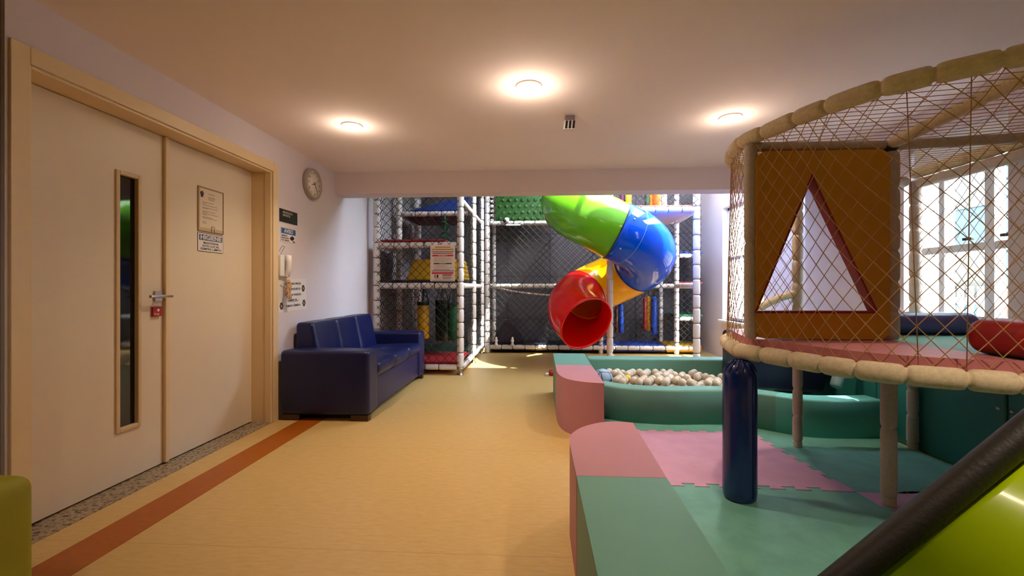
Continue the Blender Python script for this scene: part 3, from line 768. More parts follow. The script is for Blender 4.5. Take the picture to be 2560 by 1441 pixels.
# soft things in the tower
b = MB()
pl = [(-1.83, 1.238), (-0.99, 1.238), (-1.05, 1.53), (-1.72, 1.53)]
vs = [(x, 6.05, z) for x, z in pl] + [(x, 6.50, z) for x, z in pl]
b.add(vs, [(0, 1, 2, 3), (7, 6, 5, 4), (0, 4, 5, 1), (1, 5, 6, 2), (2, 6, 7, 3), (3, 7, 4, 0)])
o = bevel(b.build('foam_block', M_foamyellow), 0.02); tag(o, 'yellow tapered foam block on the tower middle platform behind the rules board', 'foam block')
def bag(x, y, z0, z1, r, m, label):
    t = thing('punching_bag', label, 'punching bag', (x, y, z0), 'hanging bags under the tower')
    h = z1 - z0
    b = MB(); b.lathe([(0.0001, 0), (r * 0.92, 0.0), (r, 0.012), (r, h * 0.5), (r, h - 0.012), (r * 0.92, h), (0.0001, h)], (0, 0, 0), 20); bd = b.build('body', m, t)
    b = MB(); b.lathe([(r * 1.01, h - 0.05), (r * 1.025, h - 0.045), (r * 1.025, h - 0.005), (r * 1.01, h)], (0, 0, 0), 20); b.build('band', M_matdkgreen, bd)
    b = MB()
    for k in range(4):
        a = k * PI / 2 + 0.4; b.tube([(r * 0.9 * math.cos(a), r * 0.9 * math.sin(a), h), (0.01 * math.cos(a), 0.01 * math.sin(a), 1.13 + 0.075 - z0)], 0.006, 6)
    b.build('strap', M_matdkgreen, t)
bag(-1.645, 6.30, 0.40, 0.93, 0.085, M_bagyellow, 'yellow hanging bag in the tower ground level')
bag(-1.40, 6.45, 0.36, 0.95, 0.10, M_bagdark, 'dark green hanging bag between the yellow and bright green bags')
bag(-1.19, 6.25, 0.38, 0.92, 0.085, M_baggreen, 'bright green hanging bag nearest the tower corner post')
# leafy decoration hanging under the tower roof
lf = thing('hanging_plant', 'dark green artificial hanging plant under the blue tower roof', 'artificial plant', (-1.36, 6.45, 2.20))
b = MB(); b.tube([(0, 0, 0.015), (0.01, 0, -0.22), (-0.01, 0.01, -0.40)], 0.008, 6); b.build('stem', M_leaf, lf)
b = MB(); rr = random.Random(5)
for k in range(110):
    z = -0.03 - 0.38 * rr.random(); a = rr.random() * 2 * PI; ln = 0.05 + 0.09 * rr.random() * (0.4 + 1.4 * min(1, -z / 0.3)); w = 0.018
    d = Vector((math.cos(a), math.sin(a), -0.4)).normalized(); p = Vector((-math.sin(a), math.cos(a), 0)); c = Vector((0, 0, z))
    q = [c, c + d * ln * 0.5 + p * w, c + d * ln, c + d * ln * 0.5 - p * w, c + d * ln * 0.5 + Vector((0, 0, 0.006))]
    b.add(q, [(0, 1, 4), (1, 2, 4), (2, 3, 4), (3, 0, 4)])
b.build('leaves', M_leaf, lf)

# ---- back play frame
fr = thing('play_frame', 'white foam tube play frame with black nets along the back wall', 'climbing frame', (0, 0, 0))
PY = 7.62
for (x, y, z0, r) in ((-0.86, PY, 0, FR), (1.10, PY + 0.02, 0.0, FR - 0.004), (2.37, PY, 0.0, FR), (2.27, 6.40, 0.0, FR + 0.006), (2.27, 8.20, 0.12, FR - 0.006), (-0.80, 8.22, 0.12, FR - 0.01)):
    sd += 1; foam_part(fr, 'post', [(x, y, z0), (x, y, 3.2)], r, 0.20, sd)
for (x0, x1, z) in ((-0.82, 2.75, 0.105), (-0.82, 2.33, 1.165), (-0.82, 1.06, 2.255), (1.14, 2.33, 2.255), (2.41, 2.75, 1.68), (2.41, 2.75, 1.165), (2.41, 2.75, 0.61)):
    sd += 1; foam_part(fr, 'rail', [(x0, PY, z), (x1, PY, z)], FR - 0.004, 0.20, sd)
for p0, p1 in (((1.30, 6.40, 2.25), (2.23, 6.40, 2.25)), ((2.28, 6.44, 2.25), (2.365, 7.58, 2.255)), ((1.12, 6.44, 2.25), (1.10, 7.58, 2.255)), ((2.30, 6.44, 1.165), (2.365, 7.58, 1.165))):
    sd += 1; foam_part(fr, 'rail', [p0, p1], FR, 0.20, sd)
slab(fr, 'platform_mat', (1.14, 6.43, 2.20), (2.22, 7.58, 2.235), mat('mat_rose', (206, 172, 172), 0.6))
slab(fr, 'platform_mat', (1.14, 6.41, 2.296), (2.22, 7.58, 2.316), mat('mat_salmon', (196, 120, 104), 0.6))
slab(fr, 'floor_mat', (-0.80, 7.66, 0.03), (1.08, 8.32, 0.15), M_matnavy)
slab(fr, 'floor_mat', (1.12, 7.66, 0.03), (2.20, 8.32, 0.15), M_matblue)
slab(fr, 'floor_mat', (2.22, 7.66, 0.03), (2.80, 8.32, 0.155), M_matyellow)
for z, m in ((1.735, M_matblue), (1.22, M_matred), (0.665, M_matemerald)): slab(fr, 'step_mat', (2.41, 7.60, z - 0.018), (2.80, 8.32, z + 0.014), m)
b = MB(); net_panel(b, (-0.84, PY - 0.05, 0.14), X_, Z_, 3.20, 3.0, 0.120, 0.0042); b.build('front_net', M_net, fr)
b = MB(); net_panel(b, (-0.84, 8.27, 0.14), X_, Z_, 3.70, 3.0, 0.120, 0.0045, 0.05); b.build('back_net', M_net, fr)
b = MB(); net_panel(b, (2.41, PY - 0.03, 0.14), X_, Z_, 0.36, 3.0, 0.105, 0.0042); b.build('step_net', M_net, fr)
b = MB(); net_panel(b, (1.30, 6.345, 2.30), X_, Z_, 1.0, 0.9, 0.105, 0.004); b.build('upper_net', M_net, fr)
# studded green panel and ladder edge on the upper level
b = MB(); b.soft((-0.74, 7.86, 2.30), (0.42, 7.92, 3.15), 0.01, n=2)
for i in range(10):
    for j in range(7):
        x = -0.66 + i * 0.115 + (j % 2) * 0.057; z = 2.37 + j * 0.11
        b.lathe([(0.036, 0.0), (0.030, -0.012), (0.014, -0.020), (0.0001, -0.022)], (x, 7.86, z), 10, 0, 'Y')
b.build('studded_panel', M_studs, fr)
b = MB()
for k in range(9): b.soft((-0.83, 7.80, 2.31 + k * 0.085), (-0.77, 7.84, 2.36 + k * 0.085), 0.01, n=1)
b.build('ladder_edge', M_foamw, fr)
b = MB(); b.soft((0.82, 7.3, 2.32), (1.06, 7.5, 3.2), 0.02, n=2); b.build('red_pad', M_matred, fr)
b = MB(); pth = spline([(-0.78, 7.95, 1.14), (-0.30, 7.95, 1.05), (0.30, 7.95, 1.0), (0.80, 7.95, 1.04), (1.05, 7.95, 1.14)], 6); b.foam(pth, 0.018, 0.12, 8, True, 0.1, 4); 
b.build('rope_bridge', [mat('rope_rose', (196, 164, 150), 0.7), M_tie], fr)
b = MB(); net_panel(b, (-0.78, 7.95, 1.02), X_, Z_, 1.83, 0.13, 0.05, 0.004); b.build('bridge_net', M_net, fr)

def roller(x, y, z0, z1, r, m, label, top):
    t = thing('hanging_roller', label, 'hanging roller', (x, y, z0), 'hanging foam rollers in the play frame')
    h = z1 - z0
    b = MB(); b.lathe([(0.0001, 0), (r * 0.75, 0.0), (r, 0.02), (r, h * 0.4), (r, h - 0.04), (r * 0.45, h), (0.0001, h)], (0, 0, 0), 14); b.build('body', m, t)
    b = MB(); b.tube([(0, 0, h), (0, 0, top - z0)], 0.006, 6); b.build('cord', M_matdkgreen, t)
roller(1.41, 7.90, 0.33, 0.80, 0.033, M_rbrown, 'brown hanging roller left of the lower blue pair', 2.20)
roller(1.50, 7.95, 0.33, 0.86, 0.050, M_rblue, 'blue hanging roller beside the slide pole, under the yellow tube', 2.20)
roller(1.92, 7.95, 0.38, 0.97, 0.035, M_rred, 'dark red hanging roller in the cluster right of the yellow tube', 2.20)
roller(2.00, 8.00, 0.36, 0.98, 0.045, M_matyellow, 'yellow hanging roller between the red and blue ones', 2.20)
roller(2.075, 7.92, 0.30, 0.98, 0.052, M_rblue, 'blue hanging roller, rightmost of the lower cluster', 2.20)
roller(1.40, 7.3, 2.36, 3.1, 0.040, M_rpurple, 'purple upright roller at the top beside the slide pole', 3.69)
roller(1.49, 7.25, 2.36, 3.1, 0.048, M_matyellow, 'yellow upright roller at the top beside the purple one', 3.69)
roller(1.80, 7.3, 2.36, 3.1, 0.040, M_matdkgreen, 'dark green upright roller on the upper level', 3.69)
roller(1.875, 7.35, 2.36, 3.1, 0.040, mat('roller_mustard', (206, 140, 20), 0.4), 'mustard upright roller between the green and orange ones', 3.69)
roller(1.94, 7.25, 2.36, 3.1, 0.052, M_rorange, 'orange upright roller on the upper level', 3.69)
roller(2.07, 7.3, 2.36, 3.1, 0.046, M_rwhite, 'cream upright roller right of the orange one', 3.69)
# purple triangle with white toggles on the frame floor
tr = thing('foam_triangle', 'dark purple foam triangle standing inside the play frame net', 'foam block', (-0.50, 7.85, 0.152))
b = MB(); pl = [(-0.26, 0.0), (0.26, 0.0), (0.24, 0.16), (0.03, 0.42), (-0.06, 0.42), (-0.24, 0.12)]
vs = [(x, -0.12, z) for x, z in pl] + [(x, 0.12, z) for x, z in pl]; n_ = len(pl)
b.add(vs, [tuple(range(n_)), tuple(reversed(range(n_, 2 * n_)))] + [(i, n_ + i, n_ + (i + 1) % n_, (i + 1) % n_) for i in range(n_)])
bevel(b.build('body', mat('vinyl_aubergine', (34, 22, 46), 0.5), tr), 0.02)
for x, lb in ((-0.70, 'left'), (-0.42, 'right')):
    b = MB(); b.lathe([(0.0001, 0), (0.022, 0.005), (0.030, 0.03), (0.018, 0.055), (0.028, 0.08), (0.030, 0.10), (0.016, 0.125), (0.022, 0.145), (0.0001, 0.16)], (x, 7.56, 0.13), 12)
    b.build('net_toggle', M_foamw, fr)
cm = thing('security_camera', 'small white dome camera on the upper rail of the back frame', 'camera', (-0.52, 7.55, 2.29))
b = MB(); b.soft((-0.035, -0.03, -0.03), (0.045, 0.03, 0.05), 0.025, n=2); b.build('housing', M_white, cm)
b = MB(); b.sphere((-0.03, -0.035, -0.005), 0.03, 12); b.build('lens', M_black, cm)
b = MB(); b.soft((-0.01, -0.045, -0.095), (0.24, -0.02, -0.070), 0.008, n=2); b.build('bracket', M_white, cm)

# ------------------------------------------------------------------ spiral tube slide
sl = thing('tube_slide', 'spiral tube slide in green, blue, yellow and red with open red mouth', 'slide', (1.05, 6.40, 0))
AX, AY, AR, TR = 1.05, 6.40, 0.50, 0.385
def helix(phi):
    K = ((60.0, 2.95), (110.0, 2.68), (180.0, 2.32), (270.0, 1.885), (330.0, 1.66), (390.0, 1.45), (450.0, 1.20), (540.0, 0.83), (620.0, 0.49))
    for (a0, z0), (a1, z1) in zip(K, K[1:]):
        if phi <= a1: break
    z = z0 + (z1 - z0) * (phi - a0) / (a1 - a0)
    a = math.radians(phi); r = AR + 0.12 * max(0.0, (255.0 - phi) / 90.0)
    return Vector((AX + r * math.cos(a), AY + r * math.sin(a), z))
def seg_tube(name, m, p0, p1, r, tail=None, flare=True, n=40):
    N = max(8, int((p1 - p0) / 5)); pts = [helix(p0 + (p1 - p0) * i / N) for i in range(N + 1)]
    if tail: pts += tail
    R = [r] * len(pts)
    b = MB(); b.rings(pts, R, n, 0, False)
    o = b.build(name, m, sl); o.location = (-AX, -AY, 0)
    s_ = o.modifiers.new('wall', 'SOLIDIFY'); s_.thickness = 0.014; s_.offset = -1
    return o
seg_tube('green_section', M_sl_green, 112, 282, TR)
seg_tube('blue_section', M_sl_blue, 270, 393, TR + 0.012)
seg_tube('yellow_section', M_sl_yellow, 382, 500, TR + 0.002)
e0 = helix(570); e1 = (helix(570) - helix(567)).normalized()
seg_tube('red_section', M_sl_red, 491, 570, TR + 0.012, [e0 + e1 * 0.05 * k for k in range(1, 4)])
def collar(phi, r, m, name='joint_ring', th=0.006):
    p = helix(phi); t_ = (helix(phi + 1) - helix(phi - 1)).normalized(); a = t_.orthogonal().normalized(); c = t_.cross(a)
    b = MB(); b.rings([p + (a * math.cos(2 * PI * k / 48) + c * math.sin(2 * PI * k / 48)) * r for k in range(48)], th, 6, 0, False, closed=True)
    o = b.build(name, m, sl); o.location = (-AX, -AY, 0)
collar(270.5, TR + 0.010, M_seam); collar(289, TR + 0.012, mat('seam_pale', (150, 190, 230), 0.4), 'seam_line', 0.0025)
collar(393, TR + 0.012, M_seam); collar(383, TR + 0.004, mat('ring_amber', (226, 150, 20), 0.4)); collar(491.5, TR + 0.012, mat('ring_dark_red', (150, 20, 18), 0.4))
for phi, off in ((277, 20), (277, -40), (278, -95)):
    p = helix(phi); t_ = (helix(phi + 1) - helix(phi - 1)).normalized(); a = Vector((p.x - AX, p.y - AY, 0)).normalized(); c = a.cross(t_)
    d = a * math.cos(math.radians(off)) + c * math.sin(math.radians(off))
    b = MB(); b.sphere(p + d * (TR + 0.012), 0.014, 10); o = b.build('bolt', M_steel, sl); o.location = (-AX, -AY, 0)
sd += 1
o = foam_part(sl, 'support_pole', [(0, 0, 0.0), (0, 0, 3.2)], FR + 0.004, 0.22, sd, deep=0.8)
b = MB(); b.lathe([(0.0001, 0), (0.16, 0), (0.16, 0.012), (0.06, 0.02), (0.05, 0.06)], (0, 0, 0), 24); b.build('pole_base', mat('base_salmon', (206, 140, 120), 0.5), sl)

# ------------------------------------------------------------------ soft play pit
# end block, pink and mint
eb = thing('pit_end_block', 'tall foam block in pink and mint closing the left end of the ball pit', 'foam block', (0.34, 4.0, 0))
def two_tone(par, poly_a, poly_b, z0, z1, ma, mb, na, nb, off, bw=0.022):
    for poly, m, nm in ((poly_a, ma, na), (poly_b, mb, nb)):
        b = MB(); b.prism([(x, y) for x, y in poly], z0, z1)
        o = b.build(nm, m, par); o.location = (-off[0], -off[1], 0); bevel(o, bw, 4)
front_curve = [(0.170, 3.80), (0.178, 3.66), (0.200, 3.54), (0.240, 3.45), (0.300, 3.385), (0.370, 3.345), (0.440, 3.320), (0.502, 3.310)]
front_curve = [(p.x, p.y) for p in spline([(x, y, 0) for x, y in front_curve], 5)]
two_tone(eb, front_curve + [(0.502, 4.080), (0.172, 4.080)], [(0.172, 4.082), (0.502, 4.082), (0.512, 4.80), (0.176, 4.80)], 0.0, 0.42, M_pink, M_mint, 'pink_section', 'mint_section', (0.34, 4.0))
# near barrier block
nb = thing('barrier_block', 'long foam barrier block in the foreground, mint with a rounded pink end', 'foam block', (0.32, 1.2, 0))
pe = [(0.150, 1.675)] + [(p.x, p.y) for p in spline([(x, y, 0) for x, y in ((0.150, 2.02), (0.162, 2.13), (0.205, 2.225), (0.26, 2.29), (0.335, 2.345), (0.42, 2.365), (0.505, 2.352))], 5)] + [(0.495, 2.0), (0.485, 1.675)]
pe = pe[::-1]
two_tone(nb, pe, [(0.150, -0.2), (0.455, -0.2), (0.485, 1.673), (0.150, 1.673)], 0.0, 0.42, M_pink, M_mint, 'pink_section', 'mint_section', (0.32, 1.2), 0.024)
# back wall of the pit
o = None
b = MB(); b.soft((0.515, 4.50, 0.016), (2.62, 4.70, 0.415), 0.022, n=3); tag(b.build('pit_back_block', M_mint), 'straight mint foam wall behind the ball pit', 'foam block')
# curved front wall
fc = spline([(0.515, 3.87), (0.72, 3.715), (1.062, 3.650), (1.40, 3.675), (1.60, 3.665), (1.729, 3.60), (1.967, 3.43), (2.15, 3.388), (2.35, 3.392), (2.56, 3.416)], 6)
b = MB()
TH = 0.17; prof = [(0, 0.016), (0, 0.28), (0.004, 0.290), (0.012, 0.296), (0.025, 0.298), (TH - 0.025, 0.298), (TH - 0.012, 0.296), (TH - 0.004, 0.290), (TH, 0.28), (TH, 0.016)]
def wall_section(pts, name, m, par, off):
    b = MB(); P = len(prof); vs = []; N = len(pts)
    for i in range(N):
        t_ = (pts[min(i + 1, N - 1)] - pts[max(i - 1, 0)]).normalized(); nn = Vector((-t_.y, t_.x, 0))
        for (d, z) in prof: vs.append(Vector((pts[i].x, pts[i].y, 0)) + nn * d + Vector((0, 0, z)))
    fs = []
    for i in range(N - 1):
        for k in range(P - 1): fs.append((i * P + k, (i + 1) * P + k, (i + 1) * P + k + 1, i * P + k + 1))
        fs.append((i * P + P - 1, (i + 1) * P + P - 1, (i + 1) * P, i * P))
    b.add(vs, fs, 0, True)
    b.add(vs, [tuple(range(P - 1, -1, -1)), tuple((N - 1) * P + k for k in range(P))], 0)
    o = b.build(name, m, par); o.location = (-off[0], -off[1], 0)
fc = [Vector((p[0], p[1], 0)) for p in [(v.x, v.y) for v in fc]] if len(fc[0]) == 3 else [Vector((p[0], p[1], 0)) for p in fc]
cwb = thing('pit_front_wall', 'low curved mint foam wall along the front of the ball pit', 'foam block', (1.5, 3.55, 0))
k1 = 33
wall_section(fc[:k1 + 1], 'curved_section', M_mint, cwb, (1.5, 3.55)); wall_section(fc[k1:], 'teal_section', mat('teal_vinyl', (96, 172, 160), 0.5, noise=0.05, nscale=8), cwb, (1.5, 3.55))
# pit floor cushion that carries the balls
b = MB(); b.soft((0.53, 3.98, 0.016), (2.30, 4.49, 0.20), 0.02, n=2); tag(b.build('pit_cushion', M_mint), 'mint base cushion under the ball pit balls', 'cushion')
bm_ = MB(); bm_.sphere((0, 0, 0), 0.036, 16); ball0 = bm_.build('pit_ball', M_ball)
ball_label = 'ivory plastic ball among its likes in the ball pit'
rr = random.Random(11); nball = 0
def inpit(x, y):
    if not (0.56 < x < 2.25 and 3.9 < y < 4.46): return False
    best = min((p.x - x) ** 2 + (p.y - y) ** 2 for p in fc)
    return best > (TH + 0.04) ** 2
spots = []
row = 0; y = 3.93
while y < 4.46:
    x = 0.57 + (row % 2) * 0.037
    while x < 2.25:
        spots.append((x + rr.uniform(-0.004, 0.004), y + rr.uniform(-0.004, 0.004), 0.2365)); x += 0.0745
    y += 0.0655; row += 1
top = []
for (x, y, z) in spots:
    # second layer nests between three balls of the first
    if rr.random() < (0.62 if x < 1.35 else 0.30) and y < 4.42: top.append((x + 0.037, y + 0.0215, z + 0.060))
def put_ball(x, y, z):
    global nball
    if nball == 0: o = ball0
    else:
        o = ball0.copy(); COL.objects.link(o)
    o.location = (x, y, z); tag(o, ball_label, 'ball', 'ivory balls in the ball pit'); nball += 1
    return o
ytop = min(top, key=lambda p: (p[0] - 0.84) ** 2 + (p[1] - 4.10) ** 2)
for p in spots + top:
    if not inpit(p[0], p[1]): continue
    if (p[0] - 0.61) ** 2 + (p[1] - 4.12) ** 2 < 0.125 ** 2: continue
    if p is ytop: continue
    if p[0] > 1.74 and p[1] > 3.92: continue
    put_ball(*p)
bm_ = MB(); bm_.sphere((0, 0, 0), 0.036, 16); o = bm_.build('pit_ball', M_bally); o.location = ytop; tag(o, 'single bright yellow plastic ball in the ball pit', 'ball')
bm_ = MB(); bm_.sphere((0, 0, 0), 0.088, 24); o = bm_.build('soccer_ball', soccer_mat()); o.location = (0.612, 4.12, 0.292); tag(o, 'pale blue panelled ball at the left end of the ball pit', 'ball')
# red toy on the floor behind the end block
b = MB(); b.soft((-0.06, -0.05, 0), (0.06, 0.05, 0.07), 0.03, n=3); o = b.build('toy_shoe', M_redvinyl); o.location = (0.215, 5.70, 0); tag(o, 'small red and white toy on the floor behind the end block', 'toy')
b = MB(); b.soft((-0.11, -0.03, 0), (-0.055, 0.03, 0.035), 0.015, n=2); b.build('white_tip', M_white, o)

# ------------------------------------------------------------------ jigsaw mats
def tooth_line(p, q, n, depth, seed):
    p = Vector(p); q = Vector(q); d = q - p; L = d.length; d.normalize(); nn = Vector((-d.y, d.x)); out = [p]
    st = L / n
    for k in range(1, n - 1):
        a = k * st
        out += [p + d * (a + st * 0.30), p + d * (a + st * 0.22) + nn * depth, p + d * (a + st * 0.78) + nn * depth, p + d * (a + st * 0.70)]
    out.append(q); return out
def tile(name, label, m, poly, z1=0.015):
    b = MB(); b.prism([(v[0], v[1]) for v in poly], 0.0, z1); o = b.build(name, m)
    return tag(o, label, 'floor mat', 'jigsaw floor mats')
A = [Vector(p) for p in ((0.515, 2.53), (1.745, 2.505), (1.665, 3.50), (0.515, 3.515))]
bot = tooth_line(A[0], A[1], 9, 0.035, 0); rgt = tooth_line(A[1], A[2], 8, 0.035, 1); topl = tooth_line(A[2], A[3], 9, 0.030, 2)
inset = lambda poly, c, k=0.9965: [Vector((c[0] + (v[0] - c[0]) * k, c[1] + (v[1] - c[1]) * k)) for v in poly]
tile('jigsaw_mat', 'large pink jigsaw mat beside the ball pit wall', M_matpink, inset(bot[:-1] + rgt[:-1] + topl, (1.12, 3.0), 0.995), 0.017)
l_down = tooth_line(A[1], (1.800, 1.52), 8, 0.035, 3)
tile('jigsaw_mat', 'green jigsaw mat in the foreground beside the navy column', M_matgreen, [Vector((0.50, 1.52))] + l_down[::-1][:-1] + bot[::-1])
e_right = tooth_line(A[1], (2.60, 2.49), 7, 0.030, 4)
tile('jigsaw_mat', 'mauve pink jigsaw mat under the right cage leg', M_matpink, l_down[:-1] + [Vector((1.80, 1.52)), Vector((2.60, 1.52))] + e_right[::-1][:-1])
tile('jigsaw_mat', 'green jigsaw mat under the cage by the teal wall pads', M_matgreen, e_right[:-1] + [Vector((2.60, 2.49)), Vector((2.60, 3.60)), Vector((1.65, 3.60))] + rgt[::-1][:-1])
tile('jigsaw_mat', 'narrow green jigsaw mat strip along the curved pit wall', M_matgreen, topl[::-1][:-1] + [A[2], Vector((1.648, 3.60)), Vector((1.648, 4.72)), Vector((0.515, 4.72))])
tile('jigsaw_mat', 'green jigsaw mat in front, cut by the bottom frame edge', M_matgreen, [Vector((0.50, 0.52)), Vector((2.60, 0.52)), Vector((2.60, 1.515)), Vector((0.50, 1.515))])
tile('jigsaw_mat', 'green jigsaw mat under the right end of the ball pit', M_matgreen, [Vector((1.652, 3.605)), Vector((2.60, 3.605)), Vector((2.60, 4.72)), Vector((1.652, 4.72))])

# teal wall pads on the right wall
for (y0, y1, lb) in ((1.45, 2.63, 'teal wall pad nearest the camera, behind the black slide rail'), (2.63, 3.585, 'teal wall pad behind the rear cage leg'), (3.585, 3.80, 'narrow teal wall pad above the pit wall end'), (3.80, 4.72, 'teal wall pad at the far end behind the navy block')):
    t = thing('wall_pad', lb, 'wall pad', (2.64, (y0 + y1) / 2, 0), 'teal wall pads')
    b = MB(); b.soft((0, y0 + 0.003 - t.location.y, 0.0), (0.135, y1 - 0.003 - t.location.y, 0.74), 0.014, n=3); b.build('pad', M_mintwall, t)
    for yy in (y0 + 0.045, y1 - 0.03):
        if y1 - y0 > 0.5:
            b = MB(); b.lathe([(0.013, 0.0), (0.012, -0.005), (0.006, -0.008), (0.0001, -0.009)], (0.001, yy - t.location.y, 0.44), 12, 0, 'X'); b.build('bolt', M_steel, t)
# near-black navy block; white leaning tube with shade put into its grey
b = MB(); b.soft((1.80, 3.98, 0.21), (2.58, 4.42, 0.735), 0.05, n=4, fn=lambda p: [p[0] + (0.25 * (p[2] - 0.45) if p[0] > 2.2 else 0), p[1], p[2]]); tag(b.build('navy_block', M_navydk), 'dark navy block under the round cage', 'foam block')
b = MB(); b.foam([(2.385, 3.66, 0.335), (2.50, 3.72, 0.60)], 0.043, 0.5, 10, True, 0.0, 3); tag(b.build('leaning_tube', [mat('tube_shade_grey', (112, 128, 128), 0.7), M_tie]), 'white foam tube in painted shade grey leaning behind the pit wall', 'foam tube')

# ------------------------------------------------------------------ round netted cage on legs
cg = thing('round_cage', 'round netted play cage on foam legs with pink floor pad', 'play cage', (1.82, 2.38, 0))
OFF = Vector((-1.82, -2.38, 0))
def cpart(b, name, m, **k): o = b.build(name, m, cg, **k); o.location = OFF; return o
low = [(1.82, 3.22), (1.45, 3.15), (1.247, 2.96), (1.135, 2.62), (1.105, 2.41), (1.165, 2.28), (1.225, 2.12), (1.305, 1.945), (1.41, 1.825), (1.51, 1.762), (1.61, 1.712), (1.71, 1.66), (2.0, 1.56), (2.3, 1.58), (2.52, 1.80), (2.60, 2.2), (2.62, 2.7), (2.62, 3.22)]
ZL, ZT = 0.79, 1.925
topc = [(1.82, 3.22), (1.46, 3.10), (1.225, 2.84), (1.128, 2.56), (1.126, 2.41), (1.167, 2.294), (1.22, 2.12), (1.278, 1.985), (1.358, 1.845), (1.465, 1.735), (1.575, 1.652), (1.655, 1.60), (1.95, 1.48), (2.28, 1.52), (2.50, 1.76), (2.60, 2.2), (2.62, 2.7), (2.62, 3.22)]
LP = spline([(x, y, ZL) for x, y in low], 10); TP = spline([(x, y, ZT) for x, y in topc], 10)
b = MB(); b.foam(LP, 0.042, 0.165, 16, False, 0.22, 21, 0.70); cpart(b, 'lower_ring', M_knit)
b = MB(); b.foam(TP, 0.038, 0.165, 16, False, 0.22, 22, 0.70); cpart(b, 'upper_ring', M_knit)
b = MB(); b.foam([(1.86, 3.22, ZL), (2.58, 3.22, ZL)], 0.042, 0.165, 14, False, 0.2, 23); cpart(b, 'back_rail', M_knitg)
b = MB(); b.foam([(1.86, 3.22, 1.87), (2.58, 3.22, 1.87)], 0.036, 0.165, 14, False, 0.2, 24); cpart(b, 'back_rail', M_knitg)
# upper posts
for k, (x, y, z0, z1, r) in enumerate(((1.125, 2.385, 0.865, 1.88, 0.032), (1.822, 2.38, 0.865, 1.83, 0.041), (1.83, 3.20, 0.865, 1.9, 0.034), (2.62, 3.20, 0.865, 1.87, 0.036), (2.62, 2.38, 0.865, 1.87, 0.036))):
    b = MB(); b.foam([(x, y, z0), (x, y, z1)], r, 0.165 if k else 0.5, 14, False, 0.12, 30 + k, 0.8); cpart(b, 'post', M_knitg)
# rails between the posts
for k, (p0, p1, r, m) in enumerate((((1.125, 2.385, 1.872), (1.80, 2.385, 1.868), 0.026, M_knitg), ((1.82, 2.36, 1.872), (1.775, 1.62, 1.905), 0.030, M_knit), ((1.84, 2.36, 1.862), (2.62, 2.24, 1.862), 0.026, M_knitg), ((2.62, 3.17, 1.85), (2.62, 2.42, 1.85), 0.034, M_knitg))):
    b = MB(); b.foam([p0, p1], r, 0.26 if k == 1 else 0.8, 12, False, 0.1, 40 + k, 0.85); cpart(b, 'rail', m)
b = MB(); b.lathe([(0.0001, 1.825), (0.028, 1.825), (0.028, 1.868), (0.0001, 1.868)], (1.82, 2.38, 0), 14); cpart(b, 'connector', M_black)
b = MB(); b.tube(spline([(1.42, 3.06, 0.93), (1.56, 3.15, 1.0), (1.66, 3.19, 1.04), (1.74, 3.20, 1.07), (1.86, 3.20, 1.10)], 5), 0.026, 10); cpart(b, 'handrail', M_knit)
# legs below the platform
for k, (x, y, r) in enumerate(((1.813, 2.376, 0.0355), (1.832, 3.204, 0.031), (2.60, 3.20, 0.034))):
    b = MB(); b.foam([(x, y, 0.016), (x, y, 0.05)], r + 0.001, 0.5, 14, False, 0, 3, 0.9); b.foam([(x, y, 0.05), (x, y, 0.76)], r, 0.19 if k else 0.36, 14, False, 0.1, 50 + k, 0.8); cpart(b, 'leg', M_knitg)
# floor pads: rose quarter and teal rest
def pad(poly, z0, z1, m, name):
    b = MB(); b.prism(poly, z0, z1); bevel(cpart(b, name, m), 0.012, 3)
cx, cy = 1.9, 2.4
def pull(p, k): d = Vector((cx - p[0], cy - p[1])); return (p[0] + d.normalized().x * k, p[1] + d.normalized().y * k)
lowp = [(v.x, v.y) for v in spline([(x, y, 0) for x, y in low], 5)]
i0 = min(range(len(lowp)), key=lambda i: abs(lowp[i][0] - 1.108) + abs(lowp[i][1] - 2.46)); i1 = min(range(len(lowp)), key=lambda i: abs(lowp[i][0] - 1.77) + abs(lowp[i][1] - 1.64))
i00 = min(range(len(lowp)), key=lambda i: abs(lowp[i][0] - 1.247) + abs(lowp[i][1] - 2.96))
pad([pull(p, 0.035) for p in lowp[i00:i1 + 1]] + [(1.785, 1.72), (1.825, 2.385)], 0.80, 0.862, M_pinkpad, 'pink_floor_pad')
pad([(1.832, 2.385), (1.792, 1.70)] + [pull(p, 0.035) for p in lowp[i1 + 1:]] + [(2.56, 3.18), (1.83, 3.18), (1.30, 2.95)], 0.80, 0.858, M_tealpad, 'teal_floor_pad')
b = MB(); b.box((1.2, 2.30, 0.755), (2.58, 2.46, 0.798)); b.box((1.74, 1.72, 0.755), (1.90, 3.16, 0.798)); cpart(b, 'under_beam', M_black)
